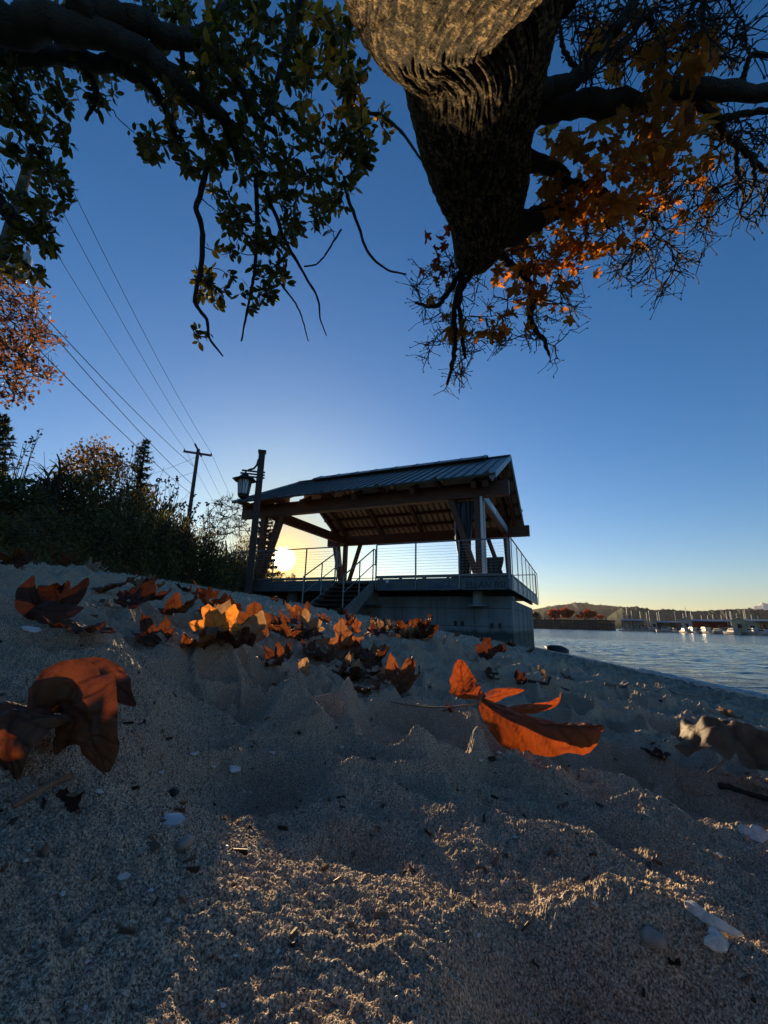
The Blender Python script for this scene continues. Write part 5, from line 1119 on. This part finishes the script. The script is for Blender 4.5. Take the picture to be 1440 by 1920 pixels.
mb.build('twigs', M['bark_twig'], MP)['kind'] = 'stuff'
# its remaining leaves, hanging
lv = [leaf_shape(1.0, kx, ky, tip, .06, 400 + i, (6, 48), .05, .9) for i, (kx, ky, tip) in enumerate([(.9, .5, .1), (-.8, .9, -.2), (1.3, -.6, .2), (-.4, -1.0, .1), (1.6, .7, .3), (.3, 1.3, 0)])]
def leaf_me(nm, q, mat):
    mb_ = MB().add(q[0], q[1], q[2]); mb_.tube(q[3], np.linspace(.016, .010, len(q[3])), 4); return mb_.mesh(nm, mat, smooth=True, attr='vein')
lm = [leaf_me('leaf', q, M['leaf_maple']) for q in lv]; lr = [leaf_me('leaf', q, M['leaf_red']) for q in lv[:3]]
def hang(poly, n, d0, d1, s0, s1, meshes):
    for p in in_poly(poly, n, R_):
        d = np.array([R_.normal() * .7, R_.normal() * .7, -.55 + R_.normal() * .5]); place_leaf('leaf', meshes[R_.integers(len(meshes))], frame(d, R_.uniform(0, 6.28)), R_.uniform(s0, s1), at(p[0], p[1], R_.uniform(d0, d1)), MP)
hang([(1020, 215), (1120, 205), (1280, 170), (1330, 195), (1290, 260), (1230, 340), (1160, 420), (1020, 430)], 160, 2.5, 3.1, .042, .088, lm)
hang([(930, 445), (1060, 400), (1150, 395), (1135, 465), (1070, 530), (985, 580), (930, 560), (905, 525)], 90, 2.95, 3.4, .045, .09, lm)
hang([(885, 595), (1000, 585), (965, 640), (900, 640)], 9, 3.0, 3.3, .07, .11, lm)
hang([(840, 590), (870, 590), (870, 660), (830, 640)], 6, 3.0, 3.3, .06, .09, lm)
hang([(1110, 60), (1330, 60), (1340, 150), (1180, 170), (1110, 140)], 24, 2.6, 3.0, .06, .10, lm)
hang([(800, 430), (850, 430), (848, 520), (800, 560), (785, 530)], 14, 3.0, 3.2, .035, .06, lr)

q = in_poly([(930, 440), (1030, 330), (1330, 180), (1340, 300), (1230, 450), (1080, 540), (960, 600), (900, 560)], 130, R_); mb = MB()
for p in q:
    s4 = lv[R_.integers(len(lv))]; fr = frame([R_.normal() * .7, R_.normal() * .7, -.5 + R_.normal() * .5], R_.uniform(0, 6.28)); sc_ = R_.uniform(.05, .085); mb.add((s4[0] * sc_) @ fr.T + at(p[0], p[1], R_.uniform(2.8, 3.6)), s4[1], s4[2])
q = np.vstack([in_poly([(800, 450), (860, 540), (1040, 560), (1080, 600), (960, 640), (870, 660), (800, 600)], 34, R_), in_poly([(1130, 380), (1260, 300), (1380, 240), (1400, 330), (1280, 440), (1170, 480)], 40, R_), in_poly([(1080, 20), (1400, 20), (1400, 130), (1100, 150)], 22, R_)])
for p in q:
    s4 = lv[R_.integers(len(lv))]; fr = frame([R_.normal() * .7, R_.normal() * .7, -.5 + R_.normal() * .5], R_.uniform(0, 6.28)); sc_ = R_.uniform(.03, .07); mb.add((s4[0] * sc_) @ fr.T + at(p[0], p[1], R_.uniform(2.9, 3.5)), s4[1], s4[2])
mb.build('foliage', M['leaf_maple'], MP, smooth=True, attr='vein')['kind'] = 'stuff'

# ------------------------------------------------------------------ the oval leaved tree reaching in above the bank
R_ = np.random.default_rng(33)
ob = np.array([-4.3, 1.2, 0.0]); ob[2] = float(G(ob[0], ob[1], False)) - .1
OT = empty('oval_leaved_tree', ob, 'dark olive broadleaf tree hanging leafy branches over the beach from the bank', 'tree')
st = at(-150, 40, 3.5)
Q_ = bezier([(*ob, .24), (ob[0] + .1, ob[1] + .1, ob[2] + 1.2, .19), (st[0] - .5, st[1] - .25, st[2] - .6, .16), (*st, .14)], 40); knobbly(Q_[:, :3], Q_[:, 3], 500, .08, 14).build('trunk', M['bark_limb'], OT, smooth=True)
ol = [[(-160, 40, 3.5, 70), (0, 42, 3.25, 64), (110, 48, 3.15, 56), (210, 72, 3.08, 46), (290, 112, 3.02, 38), (345, 168, 3.0, 34), (425, 235, 3.02, 22), (448, 305, 3.05, 12)],
      [(150, 30, 3.1, 50), (250, 36, 3.2, 42), (330, 72, 3.25, 34), (390, 55, 3.35, 22), (425, 15, 3.5, 16), (450, -40, 3.6, 12)],
      [(-80, 120, 3.6, 34), (80, 104, 3.35, 30), (180, 116, 3.2, 28), (265, 146, 3.12, 22), (305, 192, 3.1, 15), (332, 262, 3.1, 9)],
      [(330, 72, 3.25, 30), (398, 95, 3.2, 24), (440, 140, 3.15, 18), (482, 222, 3.12, 12), (520, 250, 3.12, 8)],
      [(392, 300, 2.95, 10), (381, 342, 2.92, 11), (370, 390, 2.92, 10), (380, 440, 2.92, 10), (376, 510, 2.92, 9), (366, 565, 2.92, 8), (388, 600, 2.92, 6), (392, 632, 2.92, 5), (418, 668, 2.92, 3)],
      [(565, -10, 3.2, 12), (530, 120, 3.15, 11), (492, 228, 3.12, 9)],
      [(645, 330, 3.0, 6), (652, 370, 3.0, 7), (668, 412, 3.0, 6), (690, 472, 3.0, 5), (725, 505, 3.0, 4), (762, 514, 3.0, 3)],
      [(500, 360, 3.05, 8), (535, 450, 3.0, 7), (568, 510, 3.0, 5), (596, 560, 3.0, 4), (600, 595, 3.0, 3), (612, 630, 3.0, 2)],
      [(480, 330, 3.0, 9), (482, 420, 3.0, 8), (478, 500, 3.0, 6), (468, 560, 3.0, 5), (452, 640, 3.0, 3)],
      [(120, 100, 3.3, 12), (160, 130, 3.25, 11), (182, 180, 3.22, 9), (160, 225, 3.22, 6)],
      [(-40, 330, 3.8, 30), (15, 400, 3.7, 26), (40, 425, 3.65, 20), (105, 432, 3.6, 12)],
      [(-60, 200, 3.7, 26), (20, 230, 3.65, 14), (90, 240, 3.6, 8)],
      [(-20, 480, 3.7, 14), (40, 490, 3.7, 8), (95, 540, 3.65, 4)],
      [(525, 530, 3.0, 4), (560, 580, 3.0, 3), (578, 640, 3.0, 2)], [(640, 430, 3.0, 4), (600, 490, 3.0, 3), (570, 500, 3.0, 3)],
      [(640, 300, 3.0, 6), (690, 215, 3.0, 6), (745, 240, 2.9, 6), (790, 300, 2.8, 4)]]
onodes = []
for k, pts in enumerate(ol):
    P, r = limb_path(pts, 44); knobbly(P, r, 600 + k * 7, .10, 12 if r[0] > .03 else 7).build('limb', M['bark_limb'] if r[0] > .02 else M['bark_twig'], OT, smooth=True); onodes += list(P[6:])
polys = [([(245, 270), (300, 215), (335, 130), (400, 20), (470, 0), (640, 0), (680, 110), (690, 200), (680, 290), (690, 340), (640, 400), (560, 455), (470, 470), (420, 420), (395, 345), (330, 320), (270, 295)], 470, 2.75, 3.7),
         ([(0, 60), (130, 80), (230, 150), (220, 200), (110, 210), (130, 250), (135, 350), (125, 430), (105, 470), (100, 540), (0, 520)], 190, 3.3, 4.0),
         ([(360, 500), (440, 445), (535, 440), (535, 560), (480, 590), (380, 580)], 52, 2.85, 3.15), ([(345, 600), (375, 590), (385, 620), (350, 630)], 3, 2.9, 2.95), ([(100, 60), (300, 60), (340, 200), (260, 190)], 36, 3.15, 3.6), ([(640, 170), (700, 110), (730, 250), (690, 330), (650, 340)], 36, 2.9, 3.2), ([(0, 0), (420, 0), (420, 30), (0, 40)], 46, 3.3, 3.9)]
tips = []
for poly, n, d0, d1 in polys:
    q = in_poly(poly, n, R_); tips += [at(p[0], p[1], R_.uniform(d0, d1)) for p in q]
mb, ends = grow(onodes, np.array(tips), R_, .0045, .0018, 7, .12, .04, 5)
mb.build('twigs', M['bark_twig'], OT)['kind'] = 'stuff'
LV, LF, LA_ = oval_leaf(); leaves = []
def pix(p): d = p - ORG; w_ = d @ _f; return 720 + FPX * (d @ _R) / w_, 960 - FPX * (d @ _U) / w_
for e, d in ends:
    gx, gy = pix(e); gold = (gx > 560 and gy < 240 and R_.random() < .6) or (330 < gx < 520 and gy < 180 and R_.random() < .12)
    for k in range(int(R_.integers(7, 12))):
        dr = d * .6 + R_.normal(size=3) * .75 + np.array([0, 0, -.18]); s_ = R_.uniform(.032, .07)
        leaves.append((e + dr / np.linalg.norm(dr) * .004 - d * R_.uniform(0, .07), frame(dr, R_.uniform(0, 6.28)), s_, gold))
leaves.sort(key=lambda q: np.linalg.norm(q[0] - ORG))
og = MB().add(LV, LF, LA_).mesh('leaf', M['leaf_green'], smooth=True, attr='vein'); oy = MB().add(LV, LF, LA_).mesh('leaf', M['leaf_yellow'], smooth=True, attr='vein')
inview = [q for q in leaves if -20 < pix(q[0])[0] < 1000 and -20 < pix(q[0])[1]]; picked = set(id(q) for q in inview[:300])
for q in inview[:300]: place_leaf('leaf', oy if q[3] else og, q[1], q[2], q[0], OT)
for gold, mat in ((False, M['leaf_green']), (True, M['leaf_yellow'])):
    rest = [q for q in leaves if q[3] == gold and id(q) not in picked]
    VV = np.vstack([(LV * q[2]) @ q[1].T + q[0] for q in rest]); nL = len(LV); fs = [tuple(i + k * nL for i in f) for k in range(len(rest)) for f in LF]
    MB().add(VV, fs, np.tile(LA_, len(rest))).build('foliage', mat, OT, smooth=True, attr='vein')['kind'] = 'stuff'

# ------------------------------------------------------------------ plants on the bank
R_ = np.random.default_rng(55)
def card_leaves(c, d, ln, w, R_):
    """many small pointed blades: centres c, directions d; six-point outline folded a little"""
    n = len(c); d = d / np.linalg.norm(d, axis=1, keepdims=True); s_ = np.cross(d, R_.normal(size=(n, 3))); s_ /= np.linalg.norm(s_, axis=1, keepdims=True); nn = np.cross(s_, d)
    ln = np.broadcast_to(ln, (n,))[:, None]; w = np.broadcast_to(w, (n,))[:, None]
    V = np.stack([c, c + d * ln * .45 + s_ * w + nn * w * .3, c + d * ln, c + d * ln * .45 - s_ * w + nn * w * .3], 1).reshape(-1, 3)
    return V, [(4 * i, 4 * i + 1, 4 * i + 2, 4 * i + 3) for i in range(n)]
def bush_mesh(seed, n=2600, ln=.055, lobes=9, spiky=.25):
    """unit bush: radius about 1, height about 2, standing on z = 0: clumps of leaves on branching stems"""
    R_ = np.random.default_rng(seed); cl = R_.normal(size=(lobes, 3)); cl /= np.linalg.norm(cl, axis=1, keepdims=True); cl *= R_.uniform(.3, .75, (lobes, 1)); cl[:, 2] = np.abs(cl[:, 2]) * 1.5 + .35
    cr = R_.uniform(.30, .55, lobes); k = R_.integers(lobes, size=n); q = R_.normal(size=(n, 3)); q /= np.linalg.norm(q, axis=1, keepdims=True); rad = R_.random((n, 1)) ** .35
    rad = np.where(R_.random((n, 1)) < .06, rad * (1 + spiky * R_.random((n, 1)) * 2.2), rad); c = cl[k] + q * rad * cr[k][:, None]
    low = R_.random(n) < .22; c[low] = np.stack([R_.normal(size=low.sum()) * .5, R_.normal(size=low.sum()) * .5, R_.random(low.sum()) * .6], -1); c[:, 2] = np.maximum(c[:, 2], .02)
    d = q + R_.normal(size=(n, 3)) * .6 + np.array([0, 0, .15]); V, F_ = card_leaves(c, d, ln * R_.uniform(.7, 1.5, n), ln * R_.uniform(.22, .4, n), R_)
    tw = MB()
    for j in range(lobes):
        p0 = np.array([R_.normal() * .12, R_.normal() * .12, 0]); tw.tube(bezier([p0, p0 * .5 + cl[j] * [.3, .3, .5], cl[j]], 6), np.linspace(.035, .012, 6), 5, cap=False)
        for s_ in range(5):
            e = cl[j] + R_.normal(size=3) * cr[j] * .6; tw.tube([cl[j] * .8, (cl[j] + e) / 2 + R_.normal(size=3) * .04, e + (e - cl[j]) * .5], [.012, .008, .004], 4, cap=False)
    return V, F_, tw
KINDS = {}
for kn_, mat, args in (('dark', M['fol_dark'], dict(n=3600, ln=.085)), ('dark2', M['fol_dark'], dict(n=3600, ln=.07, lobes=13)), ('brown', M['fol_brown'], dict(n=3000, ln=.06, lobes=12, spiky=.4)), ('mixed', M['grass'], dict(n=2600, ln=.10, lobes=10, spiky=.7))):
    V, F_, tw = bush_mesh(hash(kn_) % 1000 if False else {'dark': 11, 'dark2': 12, 'brown': 13, 'mixed': 14}[kn_], **args)
    KINDS[kn_] = (MB().add(V, F_).mesh('foliage', mat), tw.mesh('stems', M['bark_twig']))
def bush(px, ytop, dist, width_px, kind, label, group='shrubs on the dark bank', name='shrub', sink=.25):
    d = ray(px, ytop); hd = np.hypot(d[0], d[1]); p = ORG + d / hd * dist; g = float(G(p[0], p[1], False)); h = p[2] - g + sink
    w_ = width_px * dist / 930 / 2; t = empty(name, (p[0], p[1], g - sink), label, 'shrub', group)
    for nm, me in zip(('foliage', 'stems'), KINDS[kind]):
        o = link(nm, me, t); o.scale = (w_, w_, h / 1.75); o.rotation_euler = (0, 0, R_.uniform(0, 6.28))
    t.children[0].rotation_euler = t.children[1].rotation_euler; return t
BACK = [(-30, 868, 8.5, 210, 'dark', 'tall dark shrub under the rust leaved tree at the top of the bank'), (40, 880, 9, 190, 'dark2', 'dense dark shrub between the tall conifer and the reed clump'), (100, 872, 10, 180, 'dark', 'dark leafy shrub right behind the reed clump'), (160, 872, 11, 170, 'dark2', 'dense dark shrub under the round topped brown tree'),
        (215, 866, 12, 150, 'dark', 'dark shrub between the brown tree and the pointed conifer'), (262, 890, 12.5, 120, 'brown', 'brown twiggy shrub at the foot of the pointed conifer'), (300, 918, 13.5, 110, 'mixed', 'olive spiky shrub under the seed head weeds'), (335, 942, 15, 100, 'dark', 'dark shrub just before the distant utility pole'),
        (372, 962, 17, 90, 'brown', 'brown shrub hiding the foot of the distant utility pole'), (410, 982, 19, 90, 'dark2', 'dense shrub in front of the bare leafless shrub'), (448, 1000, 21, 80, 'brown', 'brown shrub just behind the lamp post'),
        (-40, 940, 6.6, 180, 'dark2', 'low dense shrub above the litter at the upper end of the bank'), (40, 945, 7.3, 150, 'brown', 'low brown shrub above the dark red curled leaf'), (110, 940, 8.2, 150, 'dark', 'low dark shrub in front of the reed clump'), (185, 935, 9.2, 140, 'dark2', 'low dense shrub in front of the brown tree'),
        (245, 930, 10.2, 120, 'dark', 'low dark shrub in front of the pointed conifer'), (295, 950, 11.4, 105, 'mixed', 'low olive grassy shrub below the seed head weeds'), (340, 972, 13, 100, 'dark', 'low dark shrub before the utility pole'), (385, 992, 14, 110, 'mixed', 'low olive shrub below the bare leafless shrub'),
        (425, 1008, 16, 100, 'dark2', 'low dense shrub beside the lamp post'), (465, 1022, 17.5, 80, 'brown', 'low brown shrub at the foot of the lamp post'), (495, 1040, 19, 50, 'dark', 'small dark shrub between the lamp post and the deck')]
for px, yt, ds, w_, kd, lb in BACK: bush(px, yt, ds, w_, kd, lb)
bush(549, 1066, 24, 34, 'dark', 'small round bush under the setting sun beside the deck railing', None)
bush(520, 1058, 26, 40, 'dark2', 'dark bush at the foot of the small conifer behind the railing', None)
bush(474, 985, 25, 92, 'dark2', 'dark leafy bush standing behind the lamp post beside the setting sun', None)
# conifers
def conifer(px, ytop, ybase, dist, hw_px, label, seed, name='conifer', tiers=26):
    R_ = np.random.default_rng(seed); d = ray(px, ytop); hd = np.hypot(d[0], d[1]); p = ORG + d / hd * dist; db = ray(px, ybase); zb = CAM_H + dist * db[2] / np.hypot(db[0], db[1]); g = min(zb, float(G(p[0], p[1], False)))
    h = p[2] - zb; W_ = hw_px * dist / 930; t = empty(name, (p[0], p[1], g), label, 'conifer', 'conifers on the bank'); base = np.array([p[0], p[1], 0]); tr_ = MB()
    tr_.tube([base + ZV * (g - .2), base + ZV * (zb + h * .5), base + ZV * p[2]], [h * .03, h * .018, .01], 7).build('trunk', M['bark_twig'], t); fo = MB(); bm = MB()
    for i in range(tiers):
        f = i / (tiers - 1); z_ = zb + h * (.02 + .96 * f); nb_ = int(9 - 4 * f)
        for j in range(nb_):
            a = R_.uniform(0, 2 * PI); ln = W_ * (1.05 - f) ** .85 * R_.uniform(.65, 1.25) + .04 * W_; dr = np.array([math.cos(a), math.sin(a), -.25 + .35 * f]); b0 = base + ZV * z_; P = bezier([b0, b0 + dr * ln * .5 - ZV * ln * .05, b0 + dr * ln + ZV * ln * .10], 6)
            bm.tube(P, np.linspace(.012, .004, 6) * h / 3, 4, cap=False); m = int(26 + 40 * (1 - f)); tt_ = R_.random(m) ** .8; c = np.stack([np.interp(tt_, np.linspace(0, 1, 6), P[:, q]) for q in range(3)], -1)
            dd_ = dr[None, :] * .9 + R_.normal(size=(m, 3)) * .55 - ZV * .12; fo.add(*card_leaves(c, dd_, W_ * .17 * R_.uniform(.6, 1.2, m), W_ * .022, R_))
    fo.build('crown', M['fol_conifer'], t); bm.build('boughs', M['bark_twig'], t)['kind'] = 'stuff'
conifer(275, 824, 960, 15, 34, 'pointed dark conifer rising above the shrubs beside the brown tree', 71)
conifer(6, 778, 960, 12.5, 46, 'tall dark conifer beside the rust leaved tree', 72)
conifer(499, 950, 1096, 27, 42, 'small conifer silhouetted beside the setting sun', 73)
# round brown tree on the skyline, rust tree, bare shrub
def twig_tree(px, base_y, dist, tip_pts, mat, nleaf, ln, label, name, r0=.03, seed=0, fol='crown', cat='tree', shoots=1, jit=.10, rr=(.008, .003)):
    R_ = np.random.default_rng(seed); b = ORG + ray(px, base_y) / np.hypot(*ray(px, base_y)[:2]) * dist; g = float(G(b[0], b[1], False)); t = empty(name, (b[0], b[1], g - .1), label, cat)
    top = np.mean(tip_pts, 0); tp = np.array([b[0], b[1], g - .1]); P = bezier([tp, tp * .55 + np.array([tp[0], tp[1], top[2]]) * .45, tp * .25 + top * .75 - ZV * .3], 10); MB().tube(P, np.linspace(r0, r0 * .4, 10), 7).build('trunk', M['bark_twig'], t)
    mb, ends = grow(P[2:], tip_pts, R_, rr[0], rr[1], 6, jit, -.05, 4, shoots, .25); mb.build('branches', M['bark_twig'], t)
    if nleaf:
        c = np.vstack([e[0] for e in ends]); c = np.repeat(c, nleaf, 0); d = np.repeat(np.vstack([e[1] for e in ends]), nleaf, 0) + R_.normal(size=(len(c), 3)) * .8; c = c + R_.normal(size=c.shape) * ln * 1.0
        MB().add(*card_leaves(c, d, ln * R_.uniform(.6, 1.3, len(c)), ln * .33, R_)).build(fol, mat, t)
    return t
def tp(poly, n, d0, d1): return np.array([ORG + ray(*p) / np.hypot(*ray(*p)[:2]) * R_.uniform(d0, d1) for p in in_poly(poly, n, R_)])
twig_tree(178, 960, 14, tp([(110, 890), (120, 860), (150, 838), (185, 828), (215, 842), (238, 870), (240, 900), (110, 910)], 260, 13, 15.2), M['fol_brown'], 7, .10, 'round topped brown tree on the skyline between the conifers', 'brown_tree', .12, 81)
rt = np.vstack([tp(q, n, 10.5, 12.5) for q, n in (([(-60, 520), (60, 520), (85, 560), (60, 590), (-60, 600)], 60), ([(-60, 585), (60, 590), (124, 642), (100, 652), (-60, 640)], 110), ([(-60, 640), (60, 640), (106, 700), (90, 712), (-60, 690)], 100), ([(-60, 690), (30, 700), (60, 742), (40, 752), (-60, 740)], 60))])
twig_tree(-90, 900, 12, rt, M['fol_rust'], 6, .10, 'rust leaved tree spreading thin layered branches below the transformer', 'rust_tree', .14, 82, shoots=2, rr=(.016, .006))
twig_tree(425, 1040, 27, tp([(375, 1000), (385, 965), (405, 938), (430, 926), (455, 935), (470, 960), (470, 1010)], 210, 25.5, 28.5), M['fol_brown'], 0, .1, 'bare leafless shrub with fine twigs between the pole and the lamp post', 'bare_shrub', .10, 83, cat='shrub', shoots=3, jit=.05, rr=(.022, .012))
# wiry plants along the skyline: tall stems with seed heads, long drooping reeds
def stalks(pts, dist, label, name, head, h, spread, seed, group, n=7, mat=None):
    R_ = np.random.default_rng(seed)
    for px, py in pts:
        tip = ORG + ray(px, py) / np.hypot(*ray(px, py)[:2]) * dist; t = empty(name, (tip[0], tip[1], tip[2] - h), label, 'plant', group); st_, hd_ = MB(), MB()
        for k in range(n):
            e = tip + np.array([R_.normal() * spread, R_.normal() * spread, -abs(R_.normal()) * spread * 1.2]); b0 = np.array([tip[0] + R_.normal() * .08, tip[1] + R_.normal() * .08, tip[2] - h]); P = bezier([b0, (b0 + e) / 2 + R_.normal(size=3) * .05, e], 6); st_.tube(P, np.linspace(.010, .005, 6), 4, cap=False)
            for j in range(head): c = e - ZV * R_.random() * .12 + R_.normal(size=3) * .02; hd_.lathe(c, [(.006, 0), (.026, .02), (.022, .04), (.004, .055)], 5)
            c = P[R_.integers(2, 6, size=5)]; hd_.add(*card_leaves(c, R_.normal(size=(5, 3)), .10, .022, R_))
        st_.build('stems', M['bark_twig'], t); hd_.build('seed_heads', mat or M['bark_twig'], t)['kind'] = 'stuff'
stalks([(305, 905), (325, 895), (345, 925), (360, 945), (392, 940)], 12.5, 'tall weed with round seed heads sticking up from the shrubs', 'seed_head_weed', 3, 1.3, .22, 91, 'seed head weeds on the bank')
stalks([(255, 828), (238, 848), (40, 822), (62, 800)], 11, 'thin leafy stems poking above the shrubs', 'leafy_stem_plant', 1, 1.3, .16, 92, 'leafy stems above the shrubs', 5, M['fol_dark'])
rd = ORG + ray(105, 880) / np.hypot(*ray(105, 880)[:2]) * 9.5; t = empty('reed_clump', (rd[0], rd[1], rd[2] - .9), 'clump of long drooping reed blades on top of the bank', 'plant'); mb = MB()
for k in range(60):
    a = R_.uniform(0, 6.28); ln = R_.uniform(.5, 1.15); d = np.array([math.cos(a), math.sin(a), 0]); b0 = np.array([rd[0], rd[1], rd[2] - .9]) + R_.normal(size=3) * [.12, .12, 0]
    P = bezier([b0, b0 + d * ln * .12 + ZV * ln * .7, b0 + d * ln * .4 + ZV * ln * .95, b0 + d * ln * .75 + ZV * ln * R_.uniform(.55, .9)], 8); s_ = np.cross(d, ZV); w_ = np.array([.010, .016, .018, .018, .015, .011, .006, .001])
    V = np.stack([P - s_ * w_[:, None], P + s_ * w_[:, None]], 1).reshape(-1, 3); mb.add(V, [(2 * i, 2 * i + 1, 2 * i + 3, 2 * i + 2) for i in range(7)])
mb.build('blades', M['reed'], t)
# grass, ivy and litter covering the bank
n = 26000; yy = R_.uniform(1.5, 19, n); bnd = -(2.7 + .25 * yy); xx = bnd - np.abs(R_.normal(size=n)) * 1.3 + .22 * R_.normal(size=n); keep = (pn(xx * 1.1, yy * 1.1, 95) > -.15) & (np.degrees(np.arctan2(xx, yy)) > -60)
xx, yy = xx[keep], yy[keep]; n = len(xx); zz = G(xx, yy, False) - .01; hh = R_.uniform(.05, .24, n); dx = R_.normal(size=(n, 2)) * .45
c0 = np.stack([xx, yy, zz], -1); tp_ = c0 + np.stack([dx[:, 0] * hh, dx[:, 1] * hh, hh], -1); md = (c0 + tp_) / 2 + np.stack([-dx[:, 0] * hh * .2, -dx[:, 1] * hh * .2, hh * .1], -1); wv = np.stack([np.cos(yy * 91), np.sin(yy * 91), 0 * yy], -1) * .005
V = np.stack([c0 - wv, c0 + wv, md + wv * .8, md - wv * .8, tp_], 1).reshape(-1, 3); fs = []
for i in range(n): fs += [(5 * i, 5 * i + 1, 5 * i + 2, 5 * i + 3), (5 * i + 3, 5 * i + 2, 5 * i + 4)]
o = MB().add(V, fs).build('grass', M['grass']); tag(o, 'rough dry grass along the foot of the bank', 'grass', kind='stuff')
n = 9000; yy = R_.uniform(1.5, 19, n); xx = -(2.7 + .25 * yy) - np.abs(R_.normal(size=n)) * 2.2 - .1; c = np.stack([xx, yy, G(xx, yy, False) + R_.uniform(0, .16, n)], -1)
o = MB().add(*card_leaves(c, R_.normal(size=(n, 3)) + [0, 0, .2], R_.uniform(.05, .12, n), R_.uniform(.02, .045, n), R_)).build('undergrowth', M['fol_dark']); tag(o, 'dark creeping undergrowth covering the bank', 'undergrowth', kind='stuff')
n = 2600; yy = R_.uniform(1.5, 17, n); xx = -(2.7 + .25 * yy) - np.abs(R_.normal(size=n)) * 1.0 + .15; c = np.stack([xx, yy, G(xx, yy, False) + R_.uniform(0, .05, n)], -1)
o = MB().add(*card_leaves(c, R_.normal(size=(n, 3)) * [1, 1, .3], R_.uniform(.05, .13, n), R_.uniform(.02, .05, n), R_)).build('leaf_litter', M['fol_rust']); tag(o, 'brown leaf litter over the foot of the bank', 'leaf litter', kind='stuff')

# ------------------------------------------------------------------ the hazy air over the bay
hz = NB('haze_air'); hz.t.nodes.remove(hz.out); hz.out = hz.t.nodes.new('ShaderNodeOutputMaterial')
pv = hz.n('ShaderNodeVolumePrincipled', {'Color': (0.90, 0.86, 0.80, 1), 'Density': 0.000035, 'Anisotropy': 0.2}); hz.t.links.new(pv.outputs[0], hz.out.inputs['Volume'])
o = MB().box((0, 0, 130), (6900, 0, 0), (0, 6900, 0), (0, 0, 136)).build('haze', hz.m); tag(o, 'thin evening haze over the bay', 'haze', kind='stuff')
